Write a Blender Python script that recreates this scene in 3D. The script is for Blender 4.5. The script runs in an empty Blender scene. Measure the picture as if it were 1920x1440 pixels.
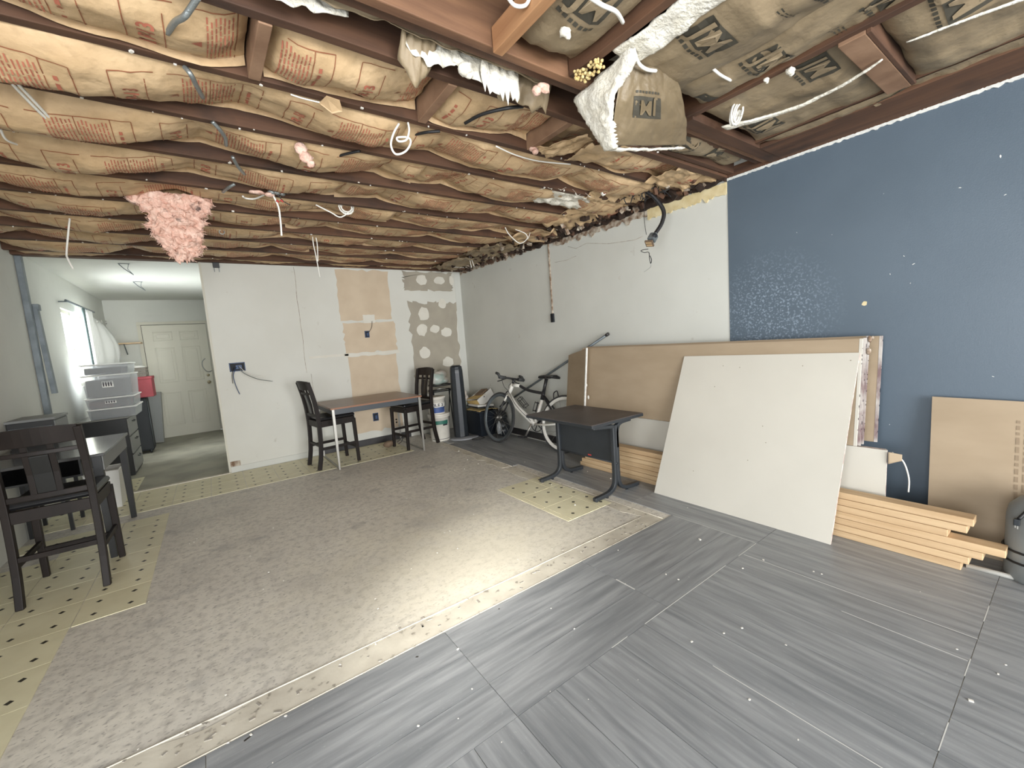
import bpy, bmesh, math, random
from mathutils import Vector, Matrix, noise
PI = math.pi
R = math.radians
sc = bpy.context.scene
C = sc.collection
rng = random.Random(7)

# ------------------------------------------------------------------ camera, world, light
FPX, PITCH, ROLL, YAW, CAMZ = 784.43, 6.094, -4.193, 35.49, 1.3
_p, _r, _y = R(PITCH), R(ROLL), R(YAW)
FWD = Vector((math.sin(_y) * math.cos(_p), math.cos(_y) * math.cos(_p), -math.sin(_p)))
_r0 = Vector((math.cos(_y), -math.sin(_y), 0)); _u0 = _r0.cross(FWD)
RIGHT = math.cos(_r) * _r0 + math.sin(_r) * _u0
UP = -math.sin(_r) * _r0 + math.cos(_r) * _u0
CAM = Vector((0, 0, CAMZ))
cd = bpy.data.cameras.new('camera'); cam = bpy.data.objects.new('camera', cd); C.objects.link(cam)
cam.matrix_world = Matrix((( RIGHT.x, UP.x, -FWD.x, CAM.x), (RIGHT.y, UP.y, -FWD.y, CAM.y), (RIGHT.z, UP.z, -FWD.z, CAM.z), (0, 0, 0, 1)))
cd.sensor_width = 36; cd.lens = FPX / 1920 * 36; cd.clip_start = 0.02
sc.camera = cam
sc.view_settings.view_transform = 'Standard'; sc.view_settings.look = 'None'
sc.view_settings.gamma = 1; sc.view_settings.use_curve_mapping = False
sc.view_settings.exposure = 0.74
w = bpy.data.worlds.new('sky'); sc.world = w; w.use_nodes = True
bg = w.node_tree.nodes['Background']; bg.inputs[0].default_value = (.86, .93, 1, 1); bg.inputs[1].default_value = 1.6

def area(name, loc, target, sx, sy, power, color=(1, 1, 1), spread=180):
    l = bpy.data.lights.new(name, 'AREA'); l.shape = 'RECTANGLE'; l.size = sx; l.size_y = sy
    l.energy = power; l.color = color; l.spread = R(spread)
    o = bpy.data.objects.new(name, l); C.objects.link(o); o.location = loc
    o.rotation_euler = (Vector(target) - Vector(loc)).to_track_quat('-Z', 'Y').to_euler()
    return o
# daylight through the big glass door of the left wall, an unseen opening added behind for fill, the small back window
area('daylight_left_door', (-1.62, -.2, 1.25), (3, 1.2, 1.35), 2.1, 2.0, 52, (.97, .985, 1))
area('fill_front', (.7, -4.3, 1.4), (.9, 3, 1.5), 3.6, 2.3, 330, (.99, .99, .985))  # added fill lamp behind the camera, evens out the room
area('daylight_back_window', (-1.62, 7.65, 1.6), (0.5, 7.8, 1.15), 1.2, .95, 78, (.93, .97, 1), 150)
area('sun_glint', (-1.95, -.6, 2.1), (1.04, 1.82, 0), .34, .24, 2.9, (1, .98, .93), 17)

def at(x, y, ax, v):
    """photo pixel -> world point on the plane axis = v"""
    d = FWD + RIGHT * ((x - 960) / FPX) - UP * ((y - 720) / FPX)
    i = 'xyz'.index(ax)
    return CAM + d * ((v - CAM[i]) / d[i])

# ------------------------------------------------------------------ materials
def srgb(r, g, b):
    f = lambda c: ((c / 255) / 12.92 if c / 255 <= .04045 else (((c / 255) + .055) / 1.055) ** 2.4)
    return (f(r), f(g), f(b), 1)

def mat(name, col, rough=.6, col2=None, scale=4, fac=(.35, .65), stretch=(1, 1, 1), metal=0, bump=0, bscale=60, spec=None,
        det=4, coord='Object', rnd=0, trans=0, alpha=1, ior=1.45, bdist=.002):
    m = bpy.data.materials.new(name); m.use_nodes = True
    nt = m.node_tree; N = nt.nodes; L = nt.links; b = N['Principled BSDF']
    b.inputs['Roughness'].default_value = rough; b.inputs['Metallic'].default_value = metal
    b.inputs['Base Color'].default_value = col
    if spec is not None: b.inputs['Specular IOR Level'].default_value = spec
    if trans: b.inputs['Transmission Weight'].default_value = trans; b.inputs['IOR'].default_value = ior
    if alpha < 1: b.inputs['Alpha'].default_value = alpha
    tc = N.new('ShaderNodeTexCoord'); mp = N.new('ShaderNodeMapping'); L.new(tc.outputs[coord], mp.inputs[0])
    vec = mp.outputs[0]; mp.inputs['Scale'].default_value = stretch
    if rnd:
        oi = N.new('ShaderNodeObjectInfo'); ml = N.new('ShaderNodeVectorMath'); ml.operation = 'SCALE'
        cb = N.new('ShaderNodeCombineXYZ'); L.new(oi.outputs['Random'], cb.inputs[0]); L.new(oi.outputs['Random'], cb.inputs[1]); L.new(oi.outputs['Random'], cb.inputs[2])
        L.new(cb.outputs[0], ml.inputs[0]); ml.inputs['Scale'].default_value = 37
        ad = N.new('ShaderNodeVectorMath'); ad.operation = 'ADD'; L.new(vec, ad.inputs[0]); L.new(ml.outputs[0], ad.inputs[1]); vec = ad.outputs[0]
    out = None
    if col2 is not None:
        n = N.new('ShaderNodeTexNoise'); n.inputs['Scale'].default_value = scale; n.inputs['Detail'].default_value = det
        L.new(vec, n.inputs['Vector'])
        r = N.new('ShaderNodeValToRGB'); r.color_ramp.elements[0].position = fac[0]; r.color_ramp.elements[1].position = fac[1]
        r.color_ramp.elements[0].color = col; r.color_ramp.elements[1].color = col2
        L.new(n.outputs['Fac'], r.inputs[0]); out = r.outputs[0]
        if rnd:
            h = N.new('ShaderNodeHueSaturation'); mr = N.new('ShaderNodeMapRange'); L.new(oi.outputs['Random'], mr.inputs[0])
            mr.inputs[3].default_value = 1 - rnd; mr.inputs[4].default_value = 1 + rnd
            L.new(mr.outputs[0], h.inputs['Value']); L.new(out, h.inputs['Color']); out = h.outputs[0]
        L.new(out, b.inputs['Base Color'])
    if bump:
        n2 = N.new('ShaderNodeTexNoise'); n2.inputs['Scale'].default_value = bscale; n2.inputs['Detail'].default_value = 5
        L.new(vec, n2.inputs['Vector'])
        bp = N.new('ShaderNodeBump'); bp.inputs['Strength'].default_value = bump; bp.inputs['Distance'].default_value = bdist
        L.new(n2.outputs['Fac'], bp.inputs['Height']); L.new(bp.outputs[0], b.inputs['Normal'])
    m['out'] = 1
    return m

def add_layer(m, build):
    """mix a further layer over the base colour: build(N, L, vec, prev) returns a colour socket"""
    nt = m.node_tree; N = nt.nodes; L = nt.links; b = N['Principled BSDF']
    tc = [n for n in N if n.type == 'TEX_COORD'][0]
    inp = b.inputs['Base Color']
    if inp.links: prev = inp.links[0].from_socket
    else:
        rgb = N.new('ShaderNodeRGB'); rgb.outputs[0].default_value = inp.default_value[:]; prev = rgb.outputs[0]
    L.new(build(N, L, tc.outputs['Object'], prev), inp)

def noise_mix(scale, lo, hi, colr, stretch=(1, 1, 1), det=4, strength=1.0):
    def f(N, L, vec, prev):
        mp = N.new('ShaderNodeMapping'); mp.inputs['Scale'].default_value = stretch; L.new(vec, mp.inputs[0])
        n = N.new('ShaderNodeTexNoise'); n.inputs['Scale'].default_value = scale; n.inputs['Detail'].default_value = det
        L.new(mp.outputs[0], n.inputs['Vector'])
        mr = N.new('ShaderNodeMapRange'); mr.inputs[1].default_value = lo; mr.inputs[2].default_value = hi; mr.inputs[4].default_value = strength
        L.new(n.outputs['Fac'], mr.inputs[0])
        mx = N.new('ShaderNodeMix'); mx.data_type = 'RGBA'; L.new(mr.outputs[0], mx.inputs[0]); L.new(prev, mx.inputs[6]); mx.inputs[7].default_value = colr
        return mx.outputs[2]
    return f

M = {}
M['white_wall'] = mat('white_wall', srgb(207, 208, 201), .75, srgb(199, 200, 193), 1.3, bump=.15, bscale=90)
add_layer(M['white_wall'], noise_mix(9, .70, .78, srgb(168, 162, 150), det=6, strength=.5))
M['back_wall'] = mat('back_wall', srgb(212, 212, 204), .7, srgb(204, 203, 194), 1.1, bump=.1, bscale=70)
add_layer(M['back_wall'], noise_mix(7, .70, .77, srgb(170, 162, 148), det=6, strength=.5))
M['blue_wall'] = mat('blue_wall', srgb(90, 103, 115), .42, srgb(84, 97, 109), 1.5, bump=.35, bscale=160, bdist=.0015)
def _blue(N, L, vec, prev):   # chalky speckles in a worn zone low on the left of the blue paint, and a few chips
    n = N.new('ShaderNodeTexNoise'); n.inputs['Scale'].default_value = 75; n.inputs['Detail'].default_value = 3; L.new(vec, n.inputs['Vector'])
    a = N.new('ShaderNodeMapRange'); a.inputs[1].default_value = .52; a.inputs[2].default_value = .66; L.new(n.outputs['Fac'], a.inputs[0])
    d = N.new('ShaderNodeVectorMath'); d.operation = 'DISTANCE'; L.new(vec, d.inputs[0]); d.inputs[1].default_value = (3.28, 1.36, 1.36)
    e = N.new('ShaderNodeMapRange'); e.inputs[1].default_value = .12; e.inputs[2].default_value = .46; e.inputs[3].default_value = .62; e.inputs[4].default_value = 0; L.new(d.outputs['Value'], e.inputs[0])
    k = N.new('ShaderNodeMath'); k.operation = 'MULTIPLY'; L.new(a.outputs[0], k.inputs[0]); L.new(e.outputs[0], k.inputs[1])
    mx = N.new('ShaderNodeMix'); mx.data_type = 'RGBA'; L.new(k.outputs[0], mx.inputs[0]); L.new(prev, mx.inputs[6]); mx.inputs[7].default_value = srgb(158, 174, 190)
    return mx.outputs[2]
add_layer(M['blue_wall'], _blue)
M['kraft'] = mat('kraft_paper', srgb(208, 180, 142), .62, srgb(186, 156, 117), 5, (.3, .7), bump=.7, bscale=16, det=7, bdist=.011)
add_layer(M['kraft'], noise_mix(2.2, .55, .75, srgb(140, 116, 88), (1, 2, 1), 5, .7))
add_layer(M['kraft'], noise_mix(30, .5, .7, srgb(168, 142, 106), (1, 1, 1), 4, .5))
M['kraft_dark'] = mat('brown_kraft_paper', srgb(150, 133, 106), .55, srgb(130, 114, 90), 4, (.3, .7), bump=.8, bscale=13, det=7, bdist=.012)
M['print'] = mat('red_print', srgb(170, 100, 78), .7)
M['print_line'] = mat('brown_print_line', srgb(138, 84, 56), .7)
M['print_dark'] = mat('dark_print', srgb(66, 62, 52), .7)
M['joist'] = mat('joist_wood', srgb(98, 68, 48), .8, srgb(62, 42, 31), 5, (.3, .7), stretch=(.3, 3, 3), bump=.4, bscale=40, det=6)
M['joist_y'] = mat('joist_wood_lengthwise', srgb(104, 72, 50), .8, srgb(68, 46, 33), 5, (.3, .7), stretch=(3, .3, 3), bump=.4, bscale=40, det=6)
for _k in ('joist', 'joist_y'): add_layer(M[_k], noise_mix(3, .56, .7, srgb(46, 34, 27), (1, 1, 1), 7, .7))
M['beam'] = mat('header_wood', srgb(138, 102, 75), .75, srgb(98, 69, 50), 4, (.3, .7), stretch=(.5, 4, 5), bump=.3, bscale=40, det=7)
add_layer(M['beam'], noise_mix(2.2, .60, .72, srgb(62, 40, 28), (1, 2, 2), 6, .8))
M['block'] = mat('blocking_wood', srgb(156, 124, 98), .8, srgb(120, 90, 68), 7, (.3, .7), bump=.4, bscale=50, det=6)
M['fresh_stud'] = mat('raw_lumber_orange', srgb(180, 136, 96), .7, srgb(150, 104, 70), 6, (.3, .7), stretch=(4, .4, 4), bump=.2, det=6)
M['lumber'] = mat('pine_lumber', srgb(206, 178, 140), .65, srgb(186, 154, 116), 5, (.35, .7), stretch=(6, .35, 8), bump=.12, bscale=60, det=6, rnd=.07)
add_layer(M['lumber'], noise_mix(6, .73, .77, srgb(140, 88, 52), (1, .7, 1), 2, .9))
M['deck'] = mat('dark_roof_boards', srgb(60, 44, 36), .9, srgb(38, 28, 22), 4)
M['fluff'] = mat('white_fibre', srgb(236, 232, 220), .9, srgb(214, 208, 192), 20, bump=.8, bscale=70, bdist=.01)
M['pink'] = mat('pink_fibre', srgb(234, 204, 188), .95, srgb(212, 170, 152), 22, (.3, .62), bump=.9, bscale=60, bdist=.012)
add_layer(M['pink'], noise_mix(9, .66, .72, srgb(70, 60, 62), det=5, strength=.8))
M['foam'] = mat('yellow_foam', srgb(220, 200, 146), .9, srgb(196, 168, 110), 20, bump=.5)
M['osb'] = mat('yellowed_board', srgb(220, 206, 166), .85, srgb(204, 186, 140), 16, bump=.4)
M['torn'] = mat('torn_gypsum', srgb(196, 186, 170), .9, srgb(120, 96, 76), 18, (.35, .6), bump=.8, bscale=30)
M['plaster_white'] = mat('white_plaster', srgb(228, 228, 222), .85, srgb(205, 206, 202), 30, bump=.6)
M['grime'] = mat('dark_grime', srgb(62, 46, 36), .95, srgb(36, 26, 20), 16, bump=.8, bscale=30)
M['concrete'] = mat('bare_concrete', srgb(224, 219, 207), .5, srgb(204, 199, 189), 2.2, (.3, .72), bump=.25, bscale=60, det=9)
add_layer(M['concrete'], noise_mix(23, .46, .70, srgb(162, 157, 149), (1, 1, 1), 10, .6))
add_layer(M['concrete'], noise_mix(1.1, .55, .72, srgb(166, 163, 160), (1, 1, 1), 5, .5))
add_layer(M['concrete'], noise_mix(90, .52, .66, srgb(214, 209, 198), (1, 1, 1), 6, .6))
def _warm(N, L, vec, prev):   # pale yellow tone, strongest mid-floor, fading outward unevenly
    d = N.new('ShaderNodeVectorMath'); d.operation = 'DISTANCE'; L.new(vec, d.inputs[0]); d.inputs[1].default_value = (1.15, 2.15, 0)
    n = N.new('ShaderNodeTexNoise'); n.inputs['Scale'].default_value = 5; n.inputs['Detail'].default_value = 8; L.new(vec, n.inputs['Vector'])
    s = N.new('ShaderNodeMath'); s.operation = 'MULTIPLY_ADD'; L.new(n.outputs['Fac'], s.inputs[0]); s.inputs[1].default_value = 1.3; L.new(d.outputs['Value'], s.inputs[2])
    e = N.new('ShaderNodeMapRange'); e.inputs[1].default_value = .9; e.inputs[2].default_value = 1.9; e.inputs[3].default_value = .5; e.inputs[4].default_value = 0; L.new(s.outputs[0], e.inputs[0])
    mx = N.new('ShaderNodeMix'); mx.data_type = 'RGBA'; L.new(e.outputs[0], mx.inputs[0]); L.new(prev, mx.inputs[6]); mx.inputs[7].default_value = srgb(224, 216, 192)
    return mx.outputs[2]
add_layer(M['concrete'], noise_mix(48, .57, .66, srgb(112, 107, 102), (1, 1.7, 1), 9, .5))
add_layer(M['concrete'], noise_mix(3.2, .60, .74, srgb(128, 128, 130), (1, 1.4, 1), 9, .5))
add_layer(M['concrete'], _warm)
M['adhesive'] = mat('dried_adhesive', srgb(214, 208, 192), .6, srgb(190, 183, 168), 6, bump=.5, bscale=35, det=7)
add_layer(M['adhesive'], noise_mix(24, .62, .70, srgb(120, 112, 100), det=5, strength=.7))
M['far_concrete'] = mat('back_room_concrete', srgb(166, 162, 146), .6, srgb(140, 137, 124), 3, det=7, bump=.15)
M['tile'] = mat('cream_tile', srgb(228, 222, 190), .42, srgb(220, 213, 180), 8, rnd=.03)
M['tile_dot'] = mat('dark_tile_diamond', srgb(52, 50, 40), .5)
M['plank'] = mat('grey_vinyl_plank', srgb(158, 160, 161), .38, srgb(124, 127, 129), 2.3, (.3, .7), stretch=(14, .8, 1), bump=.12, bscale=40, det=8, rnd=.05)
add_layer(M['plank'], noise_mix(60, .66, .72, srgb(178, 180, 180), (3, .8, 1), 4, .4))
add_layer(M['plank'], noise_mix(4, .45, .7, srgb(112, 115, 118), (9, .9, 1), 6, .6))
M['tan_patch'] = mat('tan_drywall_paper', srgb(206, 189, 165), .8, srgb(198, 180, 156), 5)
M['grey_patch'] = mat('grey_drywall_paper', srgb(168, 161, 146), .8, srgb(158, 151, 137), 4)
M['compound'] = mat('joint_compound', srgb(218, 215, 204), .8, srgb(210, 206, 194), 5)
M['brown_board'] = mat('brown_drywall_back', srgb(168, 150, 126), .75, srgb(158, 140, 116), 2.2, stretch=(1, 1, 3), det=6)
M['white_board'] = mat('ivory_drywall_face', srgb(204, 200, 189), .7, srgb(199, 195, 184), 2)
M['gypsum_edge'] = mat('gypsum_edge', srgb(222, 214, 204), .85, srgb(170, 150, 142), 30)
M['tape'] = mat('printed_end_tape', srgb(190, 184, 178), .6, srgb(126, 104, 104), 18, (.4, .62), stretch=(1, 1, .5))
M['black_trim'] = mat('black_trim', srgb(44, 44, 46), .5, srgb(58, 56, 56), 8)
M['caulk'] = mat('white_caulk', srgb(205, 205, 200), .6)
M['espresso'] = mat('espresso_wood', srgb(36, 29, 26), .5, srgb(26, 21, 19), 3, spec=.25, stretch=(4, 4, .6), det=5)
M['leather'] = mat('black_leather', srgb(24, 24, 26), .3, bump=.2, bscale=200)
M['walnut'] = mat('walnut_laminate', srgb(150, 124, 104), .35, srgb(122, 97, 80), 5, stretch=(.5, 6, 1), det=6)
M['walnut_edge'] = mat('walnut_edge', srgb(140, 98, 72), .5)
M['slate_paint'] = mat('slate_blue_frame', srgb(60, 66, 72), .45)
M['steel'] = mat('brushed_steel', srgb(170, 168, 162), .35, metal=.7)
M['desk_top'] = mat('dark_worn_laminate', srgb(88, 80, 76), .5, srgb(66, 59, 57), 3, det=7)
M['desk_metal'] = mat('charcoal_metal', srgb(46, 50, 54), .45, srgb(40, 44, 48), 6)
M['black_paint'] = mat('black_painted_wood', srgb(26, 27, 28), .35)
M['desk_gloss'] = mat('glossy_dark_desk', srgb(70, 70, 70), .16)
M['grey_side'] = mat('grey_side_panel', srgb(122, 124, 122), .45)
M['galv'] = mat('galvanised_track', srgb(118, 126, 130), .45, srgb(98, 106, 110), 9, metal=.4)
M['door'] = mat('cream_door_paint', srgb(206, 203, 188), .5)
M['frame'] = mat('frame_paint', srgb(200, 197, 182), .55)
M['brass'] = mat('worn_brass', srgb(190, 178, 150), .3, metal=.9)
M['cable_white'] = mat('white_cable', srgb(232, 230, 222), .5)
M['cable_black'] = mat('black_cable', srgb(30, 30, 32), .5)
M['cable_grey'] = mat('grey_conduit', srgb(140, 146, 146), .35, metal=.6, bump=.8, bscale=150)
M['blue_box'] = mat('blue_plastic_box', srgb(38, 66, 106), .5)
M['dark_hole'] = mat('dark_box_inside', srgb(20, 24, 30), .7)
M['bucket'] = mat('white_bucket', srgb(218, 214, 204), .4, srgb(206, 201, 190), 8)
M['lbl_blue'] = mat('blue_label', srgb(60, 84, 140), .5)
M['lbl_green'] = mat('green_label', srgb(46, 104, 90), .5)
M['lbl_white'] = mat('white_label', srgb(228, 226, 220), .5)
M['lbl_ink'] = mat('dark_ink', srgb(48, 40, 52), .6)
M['lbl_red'] = mat('red_ink', srgb(176, 60, 56), .6)
M['bag'] = mat('thin_plastic_bag', srgb(206, 198, 190), .35, srgb(176, 196, 188), 5, (.4, .6), bump=.5, bscale=12, bdist=.01)
M['black_plastic'] = mat('black_plastic', srgb(36, 41, 46), .4, srgb(30, 34, 38), 10)
M['grey_plastic'] = mat('grey_plastic', srgb(150, 152, 156), .4)
M['tub'] = mat('navy_black_tub', srgb(32, 38, 46), .45)
M['kraft_box'] = mat('cardboard', srgb(206, 178, 116), .8, srgb(176, 146, 92), 8)
M['box_white'] = mat('white_box', srgb(208, 206, 200), .6)
M['bike_white'] = mat('white_bike_paint', srgb(226, 224, 216), .25)
M['bike_black'] = mat('matte_black_bike', srgb(40, 40, 42), .45)
M['rubber'] = mat('tyre_rubber', srgb(62, 63, 64), .7)
M['clear_tote'] = mat('clear_tote', srgb(196, 200, 202), .25, alpha=.38)
M['tote_lid'] = mat('white_tote_lid', srgb(224, 224, 220), .4)
M['tote_fill_grey'] = mat('grey_folded_cloth', srgb(104, 98, 94), .8)
M['tote_fill_dark'] = mat('dark_contents', srgb(58, 62, 64), .8, srgb(90, 80, 78), 9)
M['tote_fill_red'] = mat('red_and_dark_contents', srgb(120, 58, 58), .8, srgb(58, 58, 60), 5, (.45, .55))
M['red_box'] = mat('red_storage_box', srgb(146, 58, 64), .6, srgb(132, 50, 56), 6)
M['wicker'] = mat('grey_wicker', srgb(146, 140, 130), .8, srgb(104, 98, 90), 60, stretch=(1, 1, 3), bump=.8, bscale=80)
M['linen'] = mat('white_linen', srgb(226, 224, 218), .8)
M['suitcase'] = mat('black_suitcase', srgb(34, 37, 40), .6, bump=.3, bscale=150)
M['file_grey'] = mat('grey_drawer_front', srgb(128, 128, 122), .5)
M['curtain_white'] = mat('white_curtain', srgb(226, 226, 222), .8, trans=0)
M['curtain_grey'] = mat('grey_curtain', srgb(96, 112, 112), .8)
M['shelf_wood'] = mat('pale_shelf_wood', srgb(214, 186, 150), .6)
M['tank'] = mat('grey_painted_tank', srgb(140, 144, 144), .45, srgb(124, 128, 128), 6, bump=.1)
M['rock'] = mat('brown_pouch', srgb(126, 106, 86), .9, srgb(96, 80, 64), 12, bump=.6)
M['glass'] = mat('window_glass', srgb(230, 240, 245), .05, trans=1, alpha=.25)
M['faded'] = mat('faded_board_print', srgb(142, 124, 102), .8)
M['trowel'] = mat('grey_trowel_marks', srgb(158, 152, 142), .8)
M['kraft_flap'] = mat('brown_flap_paper', srgb(122, 107, 82), .5, srgb(104, 90, 68), 4, (.3, .7), bump=.8, bscale=14, det=6, bdist=.010)
M['dust'] = mat('plaster_crumbs', srgb(226, 222, 212), .9)

# ------------------------------------------------------------------ mesh helpers
class MB:
    def __init__(s): s.v = []; s.f = []; s.m = []; s.sm = []
    def add(s, vs, fs, mi=0, smooth=False):
        o = len(s.v); s.v += [tuple(v) for v in vs]
        for f in fs: s.f.append([i + o for i in f]); s.m.append(mi); s.sm.append(smooth)
        return s
    def box(s, lo, hi, mi=0, rot=None, piv=None):
        x0, y0, z0 = lo; x1, y1, z1 = hi
        vs = [Vector(p) for p in ((x0,y0,z0),(x1,y0,z0),(x1,y1,z0),(x0,y1,z0),(x0,y0,z1),(x1,y0,z1),(x1,y1,z1),(x0,y1,z1))]
        if rot is not None:
            c = Vector(piv) if piv else sum(vs, Vector()) / 8
            vs = [c + rot @ (v - c) for v in vs]
        return s.add(vs, [(0,3,2,1),(4,5,6,7),(0,1,5,4),(1,2,6,5),(2,3,7,6),(3,0,4,7)], mi)
    def sweep(s, path, wdt, hgt, side, mi=0):
        """rectangular bar along a path; side = direction of the width"""
        P = [Vector(p) for p in path]; n = len(P); vs = []
        sd = Vector(side).normalized()
        for i, p in enumerate(P):
            t = (P[min(i + 1, n - 1)] - P[max(i - 1, 0)]).normalized()
            b = t.cross(sd).normalized()
            w_ = wdt[i] if isinstance(wdt, (list, tuple)) else wdt; h_ = hgt[i] if isinstance(hgt, (list, tuple)) else hgt
            for a, c in ((-1, -1), (1, -1), (1, 1), (-1, 1)): vs.append(p + sd * (a * w_ / 2) + b * (c * h_ / 2))
        fs = [(0, 1, 2, 3), tuple(4 * (n - 1) + k for k in (3, 2, 1, 0))]
        for i in range(n - 1):
            for k in range(4): fs.append((4*i+k, 4*i+4+k, 4*i+4+(k+1) % 4, 4*i+(k+1) % 4))
        return s.add(vs, fs, mi)
    def tube(s, path, r, n=8, closed=False, mi=0):
        P = [Vector(p) for p in path]; m_ = len(P); vs = []; prev = None
        for i, p in enumerate(P):
            a = P[(i + 1) % m_] if (closed or i < m_ - 1) else P[i]; b = P[i - 1] if (closed or i > 0) else P[i]
            t = (a - b); t = t.normalized() if t.length > 1e-9 else Vector((0, 0, 1))
            if prev is None:
                prev = t.orthogonal().normalized()
            u = (prev - t * prev.dot(t)); u = u.normalized() if u.length > 1e-6 else t.orthogonal().normalized(); prev = u
            wv = t.cross(u); rr = r[i] if isinstance(r, (list, tuple)) else r
            for k in range(n): an = 2 * PI * k / n; vs.append(p + u * math.cos(an) * rr + wv * math.sin(an) * rr)
        fs = []
        for i in range(m_ if closed else m_ - 1):
            j = (i + 1) % m_
            for k in range(n): fs.append((i*n+k, i*n+(k+1) % n, j*n+(k+1) % n, j*n+k))
        if not closed: fs += [tuple(range(n))[::-1], tuple((m_-1)*n + k for k in range(n))]
        return s.add(vs, fs, mi, True)
    def lathe(s, prof, n=24, mi=0, c=(0, 0, 0), smooth=True):
        vs = []; fs = []; c = Vector(c)
        for r_, z in prof:
            for k in range(n): a = 2 * PI * k / n; vs.append(c + Vector((r_ * math.cos(a), r_ * math.sin(a), z)))
        for i in range(len(prof) - 1):
            for k in range(n): fs.append((i*n+k, i*n+(k+1) % n, (i+1)*n+(k+1) % n, (i+1)*n+k))
        return s.add(vs, fs, mi, smooth)
    def prism(s, poly, d, mi=0):
        """extrude a polygon (3D points) by vector d"""
        n = len(poly); d = Vector(d); P = [Vector(p) for p in poly]
        fs = [tuple(range(n))[::-1], tuple(range(n, 2 * n))] + [(i, (i + 1) % n, (i + 1) % n + n, i + n) for i in range(n)]
        return s.add(P + [p + d for p in P], fs, mi)
    def grid(s, fn, nu, nv, mi=0, smooth=True):
        vs = [fn(i / nu, j / nv) for i in range(nu + 1) for j in range(nv + 1)]
        fs = [(i*(nv+1)+j, (i+1)*(nv+1)+j, (i+1)*(nv+1)+j+1, i*(nv+1)+j+1) for i in range(nu) for j in range(nv)]
        return s.add(vs, fs, mi, smooth)
    def mesh(s, name, mats):
        me = bpy.data.meshes.new(name); me.from_pydata(s.v, [], s.f)
        for x in (mats if isinstance(mats, (list, tuple)) else [mats]): me.materials.append(M[x] if isinstance(x, str) else x)
        me.polygons.foreach_set('material_index', s.m); me.polygons.foreach_set('use_smooth', s.sm)
        me.update(); return me
    def obj(s, name, mats, parent=None, bevel=0, loc=None, recalc=True, solid=0, **props):
        me = s.mesh(name, mats)
        if recalc:
            bm = bmesh.new(); bm.from_mesh(me); bmesh.ops.recalc_face_normals(bm, faces=bm.faces); bm.to_mesh(me); bm.free()
        o = bpy.data.objects.new(name, me); C.objects.link(o)
        if parent: o.parent = parent
        if loc is not None: o.location = loc
        if solid:
            md = o.modifiers.new('solid', 'SOLIDIFY'); md.thickness = solid; md.offset = 0
        if bevel:
            md = o.modifiers.new('bevel', 'BEVEL'); md.width = bevel; md.segments = 2; md.limit_method = 'ANGLE'; md.harden_normals = False
        for k, v in props.items(): o[k] = v
        return o

def thing(name, label, cat, loc=(0, 0, 0), rotz=0, group=None):
    o = bpy.data.objects.new(name, None); C.objects.link(o); o.empty_display_size = .1
    o.location = loc; o.rotation_euler = (0, 0, rotz); o['label'] = label; o['category'] = cat
    if group: o['group'] = group
    return o
def tag(o, label, cat, group=None, kind=None):
    o['label'] = label; o['category'] = cat
    if group: o['group'] = group
    if kind: o['kind'] = kind
    return o
def struct(o): o['kind'] = 'structure'; return o
def dup(root, loc, rotz, label, group=None):
    r_ = root.copy(); C.objects.link(r_); r_.location = loc; r_.rotation_euler = (0, 0, rotz); r_['label'] = label
    if group: r_['group'] = group
    for ch in list(root.children):
        c = ch.copy(); C.objects.link(c); c.parent = r_
        for g in list(ch.children):
            d = g.copy(); C.objects.link(d); d.parent = c
    return r_
def nz(x, y=0, z=0, s=1): return noise.noise(Vector((x * s, y * s, z * s)))
def smooth_path(pts, n=6):
    P = [Vector(p) for p in pts]; out = []
    for i in range(len(P) - 1):
        p0, p1, p2, p3 = P[max(i-1, 0)], P[i], P[i+1], P[min(i+2, len(P)-1)]
        for k in range(n):
            t = k / n
            out.append(.5 * ((2*p1) + (p2-p0)*t + (2*p0-5*p1+4*p2-p3)*t*t + (3*p1-p0-3*p2+p3)*t**3))
    return out + [P[-1]]
def text_polys(txt, size, bold=False):
    cu = bpy.data.curves.new('t', 'FONT'); cu.body = txt; cu.size = size; cu.resolution_u = 3
    cu.align_x = 'CENTER'; cu.align_y = 'CENTER'
    if bold: cu.offset = size * .022
    o = bpy.data.objects.new('t', cu); C.objects.link(o)
    dg = bpy.context.evaluated_depsgraph_get(); dg.update()
    me = bpy.data.meshes.new_from_object(o.evaluated_get(dg))
    vs = [tuple(v.co[:2]) for v in me.vertices]; fs = [tuple(p.vertices) for p in me.polygons]
    bpy.data.objects.remove(o); bpy.data.curves.remove(cu); bpy.data.meshes.remove(me)
    return vs, fs

# ================================================================== ROOM SHELL
XR, YB, XL, ZC = 3.28, 5.78, -1.33, 2.39
YFAR, YNEAR, ZT = 9.70, -4.0, 2.62
XP = 0.05    # left end of the back wall = partition of the back room

# ---- floor: slab with planks, tiles, adhesive bands as pieces
fl = MB()
fl.box((XL - .3, YNEAR - .3, -.12), (XR + .12, 5.80, 0)); floor = struct(fl.obj('floor', 'concrete'))
fb = MB(); fb.box((XL, 5.80, -.12), (XP + .1, YFAR, -.004)); struct(fb.obj('floor', 'far_concrete'))

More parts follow.
